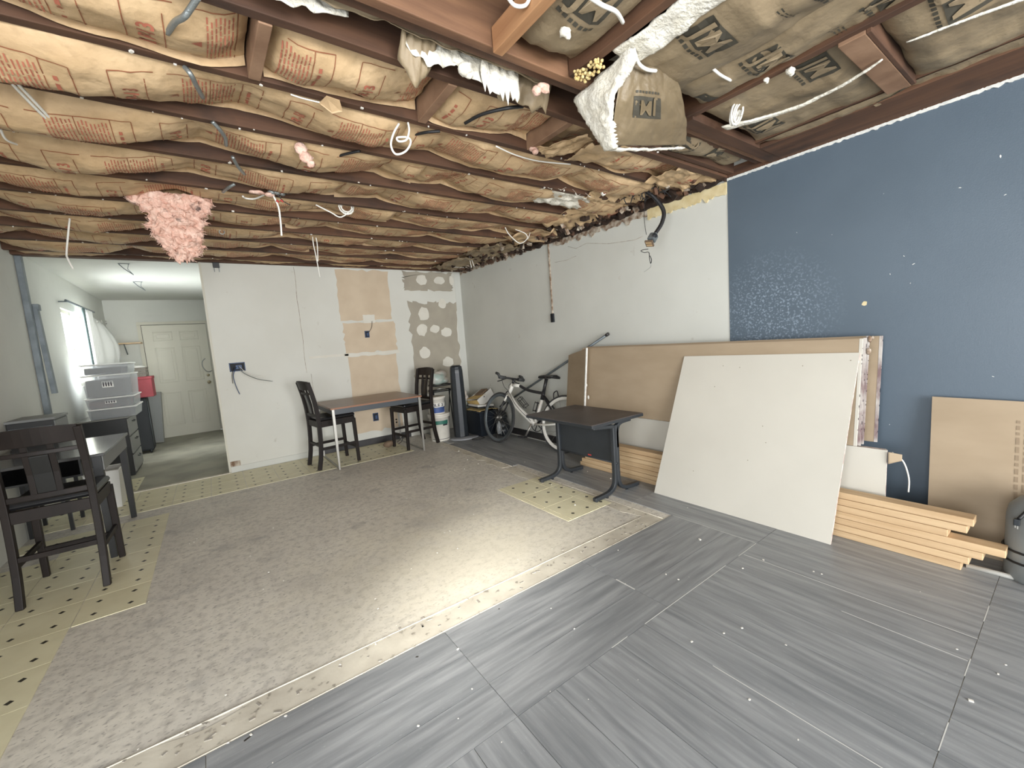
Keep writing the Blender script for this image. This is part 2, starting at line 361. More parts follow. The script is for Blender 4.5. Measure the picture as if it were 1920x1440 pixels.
_pm = {}
def plank(w_, l, x, y, along_y=True, z=0.0):
    key = (round(w_, 3), round(l, 3))
    if key not in _pm:
        b = MB(); b.box((-w_/2 + .0012, -l/2 + .0012, 0), (w_/2 - .0012, l/2 - .0012, .0042)); _pm[key] = b.mesh('plank', 'plank')
    o = bpy.data.objects.new('plank', _pm[key]); C.objects.link(o); o.parent = floor
    o.location = (x, y, z); o.rotation_euler = (0, 0, (0 if along_y else PI/2) + (PI if rng.random() < .5 else 0)); return o
PW, PL = .176, .895
x = 2.472 - PW * 21
xs = []
while x < XR - .01:
    w_ = min(PW, XR - x); xs.append((x, w_)); x += PW
for (x, w_) in xs:
    y1 = 1.11
    while y1 > -1.7:
        plank(w_, PL, x + w_/2, y1 - PL/2); y1 -= PL
    if x > 2.44:                         # corridor along the right wall, in front of the board pile
        y1 = 1.11; k = 0
        while y1 < 5.7:
            l = min(PL, 5.76 - y1); 
            if l > .03: plank(w_, l, x + w_/2, y1 + l/2)
            y1 += l
for j in range(3):                       # three border rows across
    yc = 1.11 + .1862 * (j + .5)
    for i in range(4):
        x1 = 2.472 - i * .88
        plank(.1862, .88, x1 - .44, yc, False)
sl = MB()
for x0, y0, x1, y1 in ((2.296, 1.10, 2.296, .215), (1.416, .80, 1.416, .30), (2.12, .60, 2.12, .22), (1.42, 1.112, 2.12, 1.112), (2.26, 1.112, 2.47, 1.112), (1.20, 1.112, 1.30, 1.112), (2.02, .2155, 2.14, .2155), (1.60, .2155, 1.74, .2155), (2.45, .2155, 2.6, .2155), (2.472, 1.66, 2.472, 1.12), (1.59, 1.30, 1.595, 1.42)):
    dx, dy = (.0014, 0) if abs(x1 - x0) < .01 else (0, .0014)
    sl.box((min(x0, x1) - dx, min(y0, y1) - dy, .003), (max(x0, x1) + dx, max(y0, y1) + dy, .0046))
o = sl.obj('worn_seam', 'caulk', floor); o['kind'] = 'stuff'
# two short planks filling the step at the far end of the corridor
plank(.075, 1.4, 2.43, 4.15); plank(.075, .6, 2.43, 5.2)

_tm = {}
def tile(x0, y0, x1, y1):
    """one cream tile cut to the rectangle, with its dark diamonds inlaid at quarter points"""
    T = .298; gx = math.floor((x0 + .74 + 1e-4) / T); gy = math.floor((y0 - 3.0 + 1e-4) / T)
    ox, oy = -.74 + gx * T, 3.0 + gy * T
    b = MB(); cx, cy = (x0 + x1)/2, (y0 + y1)/2
    key = tuple(round(v, 3) for v in (x0 - ox, y0 - oy, x1 - ox, y1 - oy))
    if key not in _tm:
        b.box((x0 + .0022 - cx, y0 + .0022 - cy, 0), (x1 - .0022 - cx, y1 - .0022 - cy, .0024))
        for a in (.25, .75):
            for c in (.25, .75):
                px, py = ox + T * a, oy + T * c
                if x0 + .02 < px < x1 - .02 and y0 + .02 < py < y1 - .02:
                    d = .0155; px -= cx; py -= cy
                    b.add([(px-d, py, .0028), (px, py-d, .0028), (px+d, py, .0028), (px, py+d, .0028)], [(0, 1, 2, 3)], 1)
        _tm[key] = b.mesh('tile', ['tile', 'tile_dot'])
    o = bpy.data.objects.new('tile', _tm[key]); C.objects.link(o); o.parent = floor; o.location = (cx, cy, 0)
def tiles(xa, ya, xb, yb, skip=()):
    T = .298
    i0 = math.floor((xa + .74 + 1e-4) / T); j0 = math.floor((ya - 3.0 + 1e-4) / T)
    i = i0
    while -.74 + i * T < xb - 1e-3:
        j = j0
        while 3.0 + j * T < yb - 1e-3:
            a, b, c, d = max(xa, -.74 + i*T), max(ya, 3 + j*T), min(xb, -.74 + (i+1)*T), min(yb, 3 + (j+1)*T)
            if (i, j) not in skip and c - a > .02 and d - b > .02: tile(a, b, c, d)
            j += 1
        i += 1
tiles(XL, 1.66, -.742, 3.0)
tiles(XL, 3.0, -.444, 4.71, skip={(-2, 4)})
tiles(XL, 4.94, 1.95, 5.75)
tiles(XL, 5.86, -.78, 6.50)
tiles(1.90, 2.10, 2.36, 3.0)

# adhesive bands framing the bare concrete
def slab_poly(name, pts, m, z0=.0, t=.0020, parent=floor):
    b = MB(); b.prism([(p[0], p[1], z0) for p in pts], (0, 0, t)); return b.obj(name, m, parent)
def ragged(p, q, amp, n=24, seed=0):
    out = []
    for i in range(n):
        t = i / n; out.append((p[0] + (q[0]-p[0])*t + amp*nz(t*14, seed), p[1] + (q[1]-p[1])*t + amp*nz(seed, t*14)))
    return out
slab_poly('adhesive_band', [(2.385, 1.67), (2.385, 1.80)] + ragged((2.385, 1.80), (-1.0, 1.82), .05, 60, 3) + [(-1.0, 1.67)], 'adhesive')
slab_poly('adhesive_band', [(2.385, 1.68), (2.385, 3.42)] + ragged((2.25, 3.42), (2.30, 1.80), .05, 30, 5), 'adhesive', t=.0018)
slab_poly('adhesive_band', [(2.385, 3.46), (2.385, 5.0)] + ragged((2.30, 5.0), (2.28, 3.46), .05, 30, 9), 'adhesive', t=.0018)
ridge = MB()
for x0, y0, x1, y1 in ((2.385, 1.675, -1.0, 1.675), (2.30, 1.80, -1.0, 1.84), (2.385, 1.68, 2.385, 3.42), (2.385, 3.45, 2.385, 5.0)):
    ridge.tube([(x0 + (x1-x0)*t/12, y0 + (y1-y0)*t/12, .002) for t in range(13)], .003, 6)
ridge.obj('adhesive_ridge', 'adhesive', floor)
g = MB()
for i in range(90):
    x_, y_ = (rng.uniform(-.6, 2.3), rng.gauss(1.76, .05)) if i < 60 else (rng.gauss(2.32, .05), rng.uniform(1.8, 5))
    a = rng.uniform(0, PI); s_ = rng.uniform(.004, .014)
    g.box((x_ - s_, y_ - .004, .001), (x_ + s_, y_ + .004, .0042), rot=Matrix.Rotation(a, 3, 'Z'))
o = g.obj('trowel_marks', 'trowel', floor); o['kind'] = 'stuff'
struct(MB().box((XL, 5.745, 0), (XP, 5.80, .012)).obj('trim_1', 'adhesive'))

# ---- walls
def wall(name, lo, hi, m, holes=(), ax='x'):
    """box wall in the plane of ax with rectangular holes given as (a0, a1, z0, z1)"""
    b = MB(); u = 1 if ax == 'x' else 0
    us = sorted({lo[u], hi[u]} | {v for h in holes for v in h[:2]}); zs = sorted({lo[2], hi[2]} | {v for h in holes for v in h[2:]})
    for i in range(len(us) - 1):
        for k in range(len(zs) - 1):
            cu, cz = (us[i] + us[i+1])/2, (zs[k] + zs[k+1])/2
            if any(h[0] < cu < h[1] and h[2] < cz < h[3] for h in holes): continue
            l = list(lo); h_ = list(hi); l[u], h_[u] = us[i], us[i+1]; l[2], h_[2] = zs[k], zs[k+1]
            b.box(l, h_)
    return struct(b.obj(name, m, recalc=False))
wall('wall_right', (XR, YNEAR, 0), (XR + .12, YB + .12, ZT), 'white_wall')
wall('wall_right_blue', (XR - .004, YNEAR, 0), (XR, 1.65, 2.36), 'blue_wall')
wall('wall_back', (XP, YB, 0), (XR + .12, YB + .12, ZT), 'back_wall', ax='y')
wall('wall_left', (XL - .12, YNEAR, 0), (XL, YFAR, ZT), 'white_wall', holes=[(-1.3, .9, .08, 2.15), (7.05, 8.25, 1.1, 2.05)])
wall('wall_far', (XL - .12, YFAR, 0), (XP + .2, YFAR + .1, ZT), 'white_wall', ax='y')
wall('wall_partition', (XP, YB + .12, 0), (XP + .1, YFAR, ZT), 'white_wall')
wall('wall_front', (XL - .12, YNEAR - .12, 0), (XR + .12, YNEAR, ZT), 'white_wall', holes=[(-1.1, 2.5, .15, 2.32)], ax='y')  # the hole is added, unseen, to let the fill light in
# white corner strip of compound down the right end of the back wall
struct(MB().box((XR - .10, YB - .003, 0), (XR, YB, 2.38)).obj('trim_2', 'white_wall'))
struct(MB().box((XP - .02, YB - .01, 0), (XP, YB + .1, 2.40)).obj('trim_3', 'frame'))
struct(MB().box((XL, YB + .02, 2.40), (XP, YB + .12, ZT)).obj('trim_4', 'joist'))
# glazing of the openings
def glazing(name, lo, hi, nu, m='frame'):
    r_ = bpy.data.objects.new(name, None); C.objects.link(r_); r_['kind'] = 'structure'
    b = MB(); ux = 1 if hi[0] - lo[0] < hi[1] - lo[1] else 0
    t = .04
    def seg(a0, a1, z0, z1):
        l = list(lo); h = list(hi); l[ux], h[ux] = a0, a1; l[2], h[2] = z0, z1; b.box(l, h)
    seg(lo[ux], hi[ux], lo[2], lo[2] + t); seg(lo[ux], hi[ux], hi[2] - t, hi[2])
    for i in range(nu + 1):
        a = lo[ux] + (hi[ux] - lo[ux] - t) * i / nu; seg(a, a + t, lo[2], hi[2])
    b.obj('window_frame', m, r_)
    return r_
w1 = glazing('window_1', (XL - .09, 7.05, 1.1), (XL - .04, 8.25, 2.05), 2)
b = MB(); b.box((XL - .075, 7.05, 1.56), (XL - .05, 8.25, 1.60)); 
for yy in (7.25, 7.45, 7.85, 8.05): b.box((XL - .07, yy, 1.1), (XL - .055, yy + .012, 2.05))
b.obj('muntin', 'frame', w1)
glazing('window_2', (XL - .09, -1.3, .08), (XL - .04, .9, 2.15), 2)
glazing('fill_opening', (-1.1, YNEAR - .09, .15), (2.5, YNEAR - .04, 2.32), 3)  # frame of the unseen opening added for fill light

# baseboards
b = MB(); b.box((1.06, YB - .012, .0), (2.25, YB, .085)); struct(b.obj('baseboard_back', 'black_trim', bevel=.003))
b = MB(); b.box((XP, YB - .010, .0), (1.04, YB, .07)); struct(b.obj('baseboard_back', 'white_wall', bevel=.003))
b = MB(); b.box((XR - .014, 1.0, .0), (XR, YB - .02, .095)); struct(b.obj('baseboard_right', 'black_trim', bevel=.003))
b = MB(); b.box((XR - .03, 1.0, .0), (XR - .014, YB - .02, .010)); struct(b.obj('trim_5', 'caulk'))

# patches on the back wall (flat pieces of paper and compound with torn outlines)
def wpatch(name, x0, x1, z0, z1, m, amp=.01, t=.002, seed=1, off=0, rnd_n=10):
    pts = []
    cs = [(x0, z0), (x1, z0), (x1, z1), (x0, z1)]
    for i in range(4):
        p, q = cs[i], cs[(i+1) % 4]
        for k in range(rnd_n):
            t_ = k / rnd_n; pts.append((p[0] + (q[0]-p[0])*t_ + amp*nz(seed+i*7.3, k*.9), p[1] + (q[1]-p[1])*t_ + amp*nz(k*.9, seed+i*3.1)))
    b = MB(); b.prism([(a, YB - off, c) for a, c in pts], (0, -t, 0)); return b.obj(name, m, WB)
WB = bpy.data.objects['wall_back']
wpatch('paper_patch', 1.45, 2.14, 1.70, 2.36, 'tan_patch', .03, seed=2)
wpatch('paper_patch', 1.47, 2.17, 1.27, 1.67, 'tan_patch', .03, seed=4)
wpatch('paper_patch', 1.49, 2.15, .18, 1.22, 'tan_patch', .03, seed=6)
wpatch('compound_strip', 1.02, 1.50, 1.24, 1.27, 'compound', .008, seed=8, t=.003)
wpatch('compound_strip', 1.45, 2.2, 1.225, 1.265, 'compound', .010, seed=9, t=.003)
wpatch('compound_patch', 1.74, 1.90, 1.66, 1.77, 'compound', .01, seed=10, t=.003)
wpatch('paper_patch', 2.36, 3.14, 2.10, 2.37, 'grey_patch', .07, seed=12, rnd_n=14)
wpatch('paper_patch', 2.40, 3.16, .60, 1.93, 'grey_patch', .08, seed=15, rnd_n=16)
for i, (cx, cz, rx, rz) in enumerate([(2.64, 2.25, .085, .075), (2.93, 2.25, .09, .055), (3.13, 2.25, .04, .07), (2.94, 1.91, .065, .07), (2.62, 1.76, .085, .10),
                                      (2.58, 1.53, .085, .085), (2.78, 1.535, .075, .06), (2.97, 1.48, .09, .07), (2.59, 1.19, .085, .085), (2.95, 1.03, .09, .08), (2.72, .86, .07, .06)]):
    pts = []
    for k in range(14):
        a = 2*PI*k/14; q = 1 + .28*nz(k*1.7, i*3.3)
        pts.append((cx + rx*q*math.cos(a), YB - .002, cz + rz*q*math.sin(a)))
    MB().prism(pts, (0, -.0018, 0)).obj('compound_blob', 'compound', WB)
b = MB()
b.tube([(0.97 + .012*nz(k*.4), YB - .0005, 2.37 - k*.1) for k in range(14)] , .0022, 5)
b.tube([(1.02, YB - .0005, 1.05 - k*.1) for k in range(7)], .0018, 5)
b.obj('joint_crack', 'torn', WB)
b = MB(); b.box((XP, YB - .004, .05), (XP + .10, YB, .13)); b.obj('damaged_spot', 'torn', WB)
WR = bpy.data.objects['wall_right']
def crack(pts, par=WR, r_=.0015): MB().tube(pts, r_, 5).obj('crack', 'torn', par)
crack([at(1065, 462, 'x', XR-.0005), at(1080, 466, 'x', XR-.0005), at(1100, 456, 'x', XR-.0005), at(1140, 457, 'x', XR-.0005), at(1190, 450, 'x', XR-.0005), at(1205, 443, 'x', XR-.0005)])
crack([at(1040, 492, 'x', XR-.0005), at(1062, 488, 'x', XR-.0005), at(1080, 480, 'x', XR-.0005)])
# paint chips on the blue wall
for i, (px, py, s_) in enumerate([(1621, 569, .016), (1669, 514, .006), (1713, 495, .008), (1695, 480, .006), (1707, 531, .005), (1800, 352, .008), (1876, 293, .010), (1885, 365, .006), (1494, 436, .004), (1657, 363, .003), (1862, 706, .006), (1668, 796, .004), (1560, 440, .003)]):
    c = at(px, py, 'x', XR - .004)
    sl = (1 if i == 0 else .32); an = i*1.3
    pts = [(c.x, c.y + s_*(.8 + .7*nz(k*1.3, i))*(math.cos(k*PI/5)*math.cos(an) - sl*math.sin(k*PI/5)*math.sin(an)), c.z + s_*(.8 + .7*nz(i, k*1.3))*(math.cos(k*PI/5)*math.sin(an) + sl*math.sin(k*PI/5)*math.cos(an))) for k in range(10)]
    MB().prism(pts, (-.0006, 0, 0)).obj('paint_chip', 'osb' if i == 0 else 'plaster_white', bpy.data.objects['wall_right_blue'])
# torn edges left at the top of the walls
def torn_strip(name, y0, y1, z0, z1, m, amp, n, seed, x_=XR, dx=-.012):
    up = [(x_, y0 + (y1-y0)*k/n, z1 + amp*.4*nz(k*.9, seed)) for k in range(n + 1)]
    dn = [(x_, y0 + (y1-y0)*k/n, z0 + amp*nz(k*.33, seed + 5) + amp*.25*nz(k*1.1, seed + 9)) for k in range(n, -1, -1)]
    b = MB(); b.prism(up + dn, (dx, 0, 0)); return b.obj(name, m, WR)
torn_strip('torn_edge', 1.655, 2.35, 2.262, 2.345, 'osb', .03, 60, 1)
torn_strip('torn_edge', 2.35, 3.6, 2.295, 2.40, 'torn', .05, 60, 3)
torn_strip('torn_edge', 3.6, 5.74, 2.345, 2.40, 'torn', .04, 80, 4)
torn_strip('torn_edge', -1.4, 1.65, 2.352, 2.368, 'plaster_white', .010, 420, 6, XR - .004, -.006)
torn_strip('torn_edge', 1.655, 4.2, 2.345, 2.43, 'grime', .04, 90, 8, XR - .002, -.03)

b = MB(); b.box((XR - .007, -3.9, 2.369), (XR - .001, 1.70, 2.44)); b.obj('plate_edge', 'joist_y', WR)
# electrical openings in the back wall
def wall_box(name, c, sx, sz, label):
    t = thing(name, label, 'outlet box', c)
    b = MB(); b.box((-sx/2, -.008, -sz/2), (sx/2, .0, -sz/2 + .008)); b.box((-sx/2, -.008, sz/2 - .008), (sx/2, 0, sz/2))
    b.box((-sx/2, -.008, -sz/2), (-sx/2 + .008, 0, sz/2)); b.box((sx/2 - .008, -.008, -sz/2), (sx/2, 0, sz/2)); b.obj('box_rim', 'blue_box', t)
    b = MB(); b.box((-sx/2 + .006, -.004, -sz/2 + .006), (sx/2 - .006, -.001, sz/2 - .006)); b.obj('box_inside', 'dark_hole', t)
    b = MB(); b.box((-sx*.1, -.009, -sz*.25), (sx*.28, -.004, sz*.2)); b.obj('box_clip', 'blue_box', t)
    return t
wall_box('outlet_box', (at(445, 688, 'y', YB).x, YB, at(445, 688, 'y', YB).z), .155, .10, 'wide blue electrical box with wires dangling on the white wall')
wall_box('outlet_box', (1.77, YB - .003, 1.51), .06, .09, 'small blue electrical box in the tan patch of back wall')
wall_box('outlet_box', (1.765, YB - .003, .37), .075, .11, 'blue outlet box low on the wall under the bar table')
def wire(name, pts, r_, m, label, cat='cable', n=6, sm=5):
    o = MB().tube(smooth_path(pts, sm), r_, n).obj(name, m); return tag(o, label, cat)
Y_ = YB
wire('loose_wire', [(.26, Y_-.01, 1.22), (.30, Y_-.10, 1.14), (.42, Y_-.20, 1.06), (.56, Y_-.26, 1.02)], .004, 'cable_grey', 'longest grey wire curving right out of the wide blue box')
wire('loose_wire', [(.27, Y_-.01, 1.22), (.32, Y_-.08, 1.15), (.42, Y_-.14, 1.09), (.50, Y_-.17, 1.08)], .003, 'cable_white', 'short pale wire beside the long one at wide blue box')
wire('loose_wire', [(.24, Y_-.01, 1.21), (.20, Y_-.05, 1.12), (.21, Y_-.06, 1.00), (.235, Y_-.06, .90)], .004, 'blue_box', 'blue wire hanging straight down from the wide blue box')
wire('loose_wire', [(.22, Y_-.01, 1.21), (.19, Y_-.04, 1.13), (.185, Y_-.05, 1.03)], .003, 'cable_black', 'short dark wire hanging down from the wide blue box')
wire('loose_wire', [(1.80, Y_-.008, 1.54), (1.835, Y_-.03, 1.60), (1.84, Y_-.06, 1.68)], .003, 'cable_black', 'thin dark wire sticking up from the small blue box')
# small black box with prongs under the ceiling, left end of the back wall
c = at(404, 490, 'y', YB)
t = thing('junction_box', 'small black junction box under ceiling at left of back wall', 'junction box', (c.x, YB, 2.36))
MB().box((-.03, -.03, -.03), (.03, 0, .05)).obj('box_body', 'black_plastic', t, bevel=.003)
for s_ in (-1, 1): MB().box((s_*.022 - .003, -.02, -.075), (s_*.022 + .003, -.016, -.03)).obj('prong', 'galv', t)

# vertical cable conduit on the right wall
cu = at(1031, 450, 'x', XR - .01); cl = at(1039, 592, 'x', XR - .01)
t = thing('wall_conduit', 'thin brown conduit running down the white right wall', 'conduit', (XR, 3.68, 1.5))
MB().box((-.016, -.007, .06), (-.001, .007, .90)).obj('channel', 'torn', t)
MB().box((-.025, -.022, -.04), (-.001, .022, .06)).obj('switch_box', 'dark_hole', t, bevel=.002)

# ================================================================== CEILING
cl_ = MB(); cl_.box((XL - .12, YNEAR, 2.60), (XR + .12, YB + .12, 2.66)); ceiling = struct(cl_.obj('ceiling', 'deck'))
b = MB(); b.box((XL, YB + .12, 2.44), (XP + .1, YFAR, 2.50)); struct(b.obj('ceiling_back_room', 'white_wall'))
JY = [1.62, 2.00, 2.42, 2.87, 3.33, 3.79, 4.24, 4.68, 5.12, 5.56]
for i, y in enumerate(JY):
    b = MB(); n = 24
    b.sweep([(XL + (XR - XL)*k/n, y + .006*nz(k*.5, i), 2.475 + .004*nz(i, k*.4)) for k in range(n + 1)], .04, .17, (0, 1, 0))
    b.obj('joist', 'joist', ceiling, bevel=.003)
# near side: double header, girder and lengthwise joists
b = MB(); b.box((XL, 1.36, 2.385), (XR, 1.40, 2.60)); b.obj('header', 'beam', ceiling, bevel=.004)
b = MB(); b.box((XL, 1.405, 2.395), (XR, 1.445, 2.60)); b.obj('header', 'joist', ceiling, bevel=.004)
for i, (x_, m) in enumerate([(1.40, 'joist_y'), (1.80, 'joist_y'), (2.20, 'joist_y'), (2.90, 'joist_y'), (3.20, 'joist_y')]):
    b = MB(); b.box((x_ - .02, YNEAR, 2.39), (x_ + .02, 1.355, 2.60)); b.obj('joist', m, ceiling, bevel=.003)
b = MB(); b.box((XL, -.5, 2.40), (1.38, -.46, 2.6)); b.obj('joist', 'joist', ceiling)
b = MB(); b.box((2.2, 1.28, 2.375), (XR, 1.355, 2.42)); b.obj('ledger', 'joist', ceiling, bevel=.003)
b = MB(); b.box((2.95, -1.5, 2.372), (XR, 1.28, 2.40)); b.obj('top_plate', 'joist_y', ceiling, bevel=.003)
b = MB(); b.box((2.0, 1.645, 2.372), (XR - .01, 1.70, 2.392)); b.obj('top_plate', 'joist', ceiling, bevel=.003)
b = MB(); b.box((XL, YB - .06, 2.385), (XR, YB, 2.43)); b.obj('top_plate', 'joist', ceiling)
# blocking
for (xc, y0, y1, m) in [(.28, 1.64, 1.98, 'block'), (.98, 1.64, 1.98, 'block'), (1.66, 1.64, 1.98, 'block')]:
    b = MB(); b.box((xc - .021, y0, 2.385), (xc + .021, y1, 2.50), rot=Matrix.Rotation(R(rng.uniform(-3, 3)), 3, 'Z')); b.obj('blocking', m, ceiling, bevel=.003)
b = MB(); b.box((.99, .6, 2.36), (1.032, 1.355, 2.45)); b.obj('blocking', 'fresh_stud', ceiling, bevel=.003)
b = MB(); b.box((2.21, .57, 2.375), (2.9, .66, 2.415)); b.obj('blocking', 'block', ceiling, bevel=.003)
b = MB(); b.box((2.21, .552, 2.375), (2.9, .57, 2.50)); b.obj('blocking', 'joist', ceiling, bevel=.003)

# ---- printed facing templates, in metres (along, across)
R13 = text_polys('R-13', .062, True)
JM = text_polys('JM', .140, True)
def quadp(u0, v0, u1, v1): return ([(u0, v0), (u1, v0), (u1, v1), (u0, v1)], [(0, 1, 2, 3)])
def r13_template(W):
    """list of (verts, faces, material) ; text baseline runs towards -across, top towards -along"""
    T = []
    def line(u0, v0, u1, v1, w_=.0032, m='print_line'):
        if abs(u1-u0) > abs(v1-v0):
            n = max(1, int(abs(u1-u0)/.03))
            for k in range(n): T.append((*quadp(u0+(u1-u0)*k/n, v0-w_/2, u0+(u1-u0)*(k+1)/n, v0+w_/2), m))
        else:
            n = max(1, int(abs(v1-v0)/.03))
            for k in range(n): T.append((*quadp(u0-w_/2, v0+(v1-v0)*k/n, u0+w_/2, v0+(v1-v0)*(k+1)/n), m))
    lo, hi = W*.16, W*.84
    line(0, lo, 0, hi); line(0, lo, .13, lo); line(0, hi, .13, hi); line(.10, lo + .03, .10, hi - .0)
    vs, fs = R13
    T.append(([(.055 - y, W*.52 - x) for x, y in vs], fs, 'print'))
    u, v = .03, W*.52 + .085                               # little square emblem before the R
    T.append((*quadp(u, v, u + .045, v + .035), 'print'))
    T.append(([(u + .008, v + .02), (u + .03, v + .008), (u + .03, v + .028)], [(0, 1, 2)], 'lbl_white'))
    u = .17
    T.append(([(u, W*.5), (u + .03, W*.5 - .02), (u + .03, W*.5 + .02)], [(0, 1, 2)], 'print'))
    T.append(([(u + .009, W*.5), (u + .026, W*.5 - .012), (u + .026, W*.5 + .012)], [(0, 1, 2)], 'kraft'))
    for (ua, nl, short) in ((.215, 7, 0), (.315, 8, .1)):
        for k in range(nl):
            uu = ua + k*.0125; vv = lo + .01 + rng.uniform(0, .02); end = hi - .01 - (short*W if k % 3 else .0)
            while vv < end:
                l = rng.uniform(.012, .034)
                T.append((*quadp(uu, vv, uu + .0045, min(vv + l, end)), 'print')); vv += l + .005
        line(ua + nl*.0125 + .004, lo, ua + nl*.0125 + .004, hi)
    vv = W*.32
    for l in (.02, .035, .016, .05): T.append((*quadp(.44, vv, .452, vv + l), 'print')); vv += l + .012
    line(.49, lo, .49, hi); line(.17, lo, .49, lo); line(.17, hi, .49, hi)
    return T, .59
def jm_template(W):
    T = []
    for (u0, v0) in ((.04, .05), (.38, W - .26)):
        n = 4
        for i in range(n):
            for j in range(n): T.append((*quadp(u0 + .12*i/n, v0 + .18*j/n, u0 + .12*(i+1)/n, v0 + .18*(j+1)/n), 'print_dark'))
        vs, fs = JM
        T.append(([(u0 + .062 - y*.95, v0 + .090 + x) for x, y in vs], fs, '+kraft_dark'))
        vv = v0
        while vv < v0 + .16: T.append((*quadp(u0 + .135, vv, u0 + .150, vv + .018), 'print_dark')); vv += .026
    for k in range(3):
        vv = W*.45
        for q in range(5): T.append((*quadp(.60 + k*.014, vv, .605 + k*.014, vv + .022), 'print_dark')); vv += .03
    return T, .72

def batt(label, group, ax, u0, u1, a, b_, z0, z1, sag, seed, paper='kraft', tmpl=None, tu=0., cat='insulation', flange=True, lean=0., endlift=.05, sagfn=None, wr=1.5, hi_=0.):
    """a sagging paper-faced batt between two joists: ax = axis it runs along"""
    L_ = u1 - u0; W = b_ - a
    def pos(u, v, off=0.):
        t = (u - u0) / L_
        lobe = abs(math.sin(u*PI/(.95 + .35*nz(seed*1.7)) + seed*1.3 + .6*nz(u*1.1, seed)))**.8
        s_ = (sagfn(u) if sagfn else 1) * sag * (.35 + .95*lobe + .35*nz(u*1.3, seed) + .2*nz(u*3.1, seed + 4))
        e = min(1, t*L_/.10, (1-t)*L_/.10); e = max(0, e) ** .5
        vv = v + .05*nz(u*2.2, v*1.5, seed)
        prof = max(0, math.sin(PI*min(1, max(0, vv)))) ** .62
        z = z0 + (z1 + hi_*(1 - 1.5*lobe + .5*nz(u*4, seed)) - z0)*v - s_*prof*(.35 + .65*e) + endlift*(1-e)*prof*.6
        z += wr*(.010*nz(u*5, v*3, seed) + .006*nz(u*13, v*5, seed + 2) + .0035*nz(u*30, v*9, seed + 3))*min(1, v*8 + .3, (1-v)*8 + .3)
        z += (wr*.010*max(0, nz(u*2.5, v*7, seed + 9)) + wr*.006*abs(nz(u*6, v*4 + u*5, seed + 12)))*prof          # long creases
        ac = a + W*v + .012*nz(u*3, v*2, seed + 7) + lean*prof
        p = Vector((u, ac, z - off)) if ax == 'x' else Vector((ac, u, z - off))
        return p
    t = thing('insulation_batt', label, cat, pos((u0+u1)/2, 0), group=group)
    inv = -t.location
    nu = max(8, int(L_/.028)); nv = max(8, int(W/.028))
    mb = MB(); mb.grid(lambda i, j: pos(u0 + L_*i, j) + inv, nu, nv); mb.obj('paper_facing', paper, t, recalc=False)
    fl_ = MB(); fl_.grid(lambda i, j: pos(u0 + L_*i, 1.0) + inv + (Vector((0, -.016 + .004*j, .016 - .055*j + .008*nz(i*L_*6, seed))) if ax == 'x' else Vector((-.016 + .004*j, 0, .016 - .055*j + .008*nz(i*L_*6, seed)))), nu, 2)
    if flange: fl_.obj('stapling_flange', paper, t, recalc=False)
    bk = MB(); bk.grid(lambda i, j: pos(u0 + L_*i, j) + inv + Vector((0, 0, .03 + .05*math.sin(PI*j)**.5 + .01*nz(i*L_*9, j*5, seed))), max(4, nu//2), 6)
    bk.obj('fibre_fill', 'pink' if paper == 'kraft' else 'fluff', t, recalc=False)
    if tmpl:
        T, per = tmpl; pr = {}
        k = math.floor((u0 - tu)/per)
        while tu + k*per < u1:
            for vs, fs, m in T:
                us = [tu + k*per + q[0] for q in vs]
                if min(us) < u0 + .03 or max(us) > u1 - .03: continue
                off = .0025
                if m[0] == '+': m = m[1:]; off = .0065
                pr.setdefault(m, MB()).add([pos(tu + k*per + q[0], min(.97, max(.03, q[1]/W)), off) + inv for q in vs], fs)
            k += 1
        for m, mb in pr.items(): mb.obj({'print_dark': 'printed_logo', 'kraft_dark': 'logo_letters', 'kraft': 'printed_mark', 'lbl_white': 'printed_emblem', 'print_line': 'printed_border'}.get(m, 'printed_text'), m, t, recalc=False, kind='stuff')
    return t, pos

GB = 'tan paper-faced insulation batts between the joists'
R13T = r13_template(.38)
bays = []
ords = ['nearest', 'second', 'third', 'fourth', 'fifth', 'sixth', 'seventh', 'eighth', 'ninth']
# front bay (1.62 - 2.00) is cut up by the blocking
for i, (u0, u1, wh) in enumerate([(XL + .02, .25, 'left of all the short blocks'), (.31, .95, 'between the first and second short blocks'), (1.01, 1.63, 'between the second and third short blocks'), (1.69, 3.2, 'right of the third short block')]):
    batt('tan printed paper batt in nearest joist bay, ' + wh, GB, 'x', u0, u1, 1.645, 1.98, 2.455, 2.455, .060, 11 + i, hi_=.03, tmpl=R13T, tu=.62 if i else .5, endlift=.03)
sags = [.062, .058, .055, .045, .042, .04, .04, .04]
spl = [.95, 1.25, .9, 1.4, .7, 1.5, 1.0, 1.2]
for k in range(8):
    a_, b_ = JY[k+1] + .022, JY[k+2] - .022
    sf = (lambda u: 1.5 if u < .3 else 1.0) if k < 2 else None
    drop = .030 if k < 3 else .02
    sp = spl[k]
    bt = [('left', XL + .02, sp + .03), ('right', sp - .02, 3.24)]
    for wh, u0, u1 in bt:
        batt(f'tan printed paper batt in {ords[k+1]} joist bay from camera, {wh} half', GB, 'x', u0, u1, a_, b_, 2.425, 2.475 - (.008 if k > 4 else 0), sags[k]*(1.25 if wh == 'left' else 1.1), 31 + k*5 + (2 if wh == 'right' else 0),
             tmpl=R13T, tu=-.17 + .59 * (0 if k == 0 else .2*k), sagfn=(lambda u: 1.0 + .5*min(1, max(0, .4 - u))), flange=True, hi_=.028)
batt('last narrow strip of tan paper batt against the back wall', GB, 'x', XL + .02, 3.22, 5.585, 5.74, 2.42, 2.43, .03, 91)

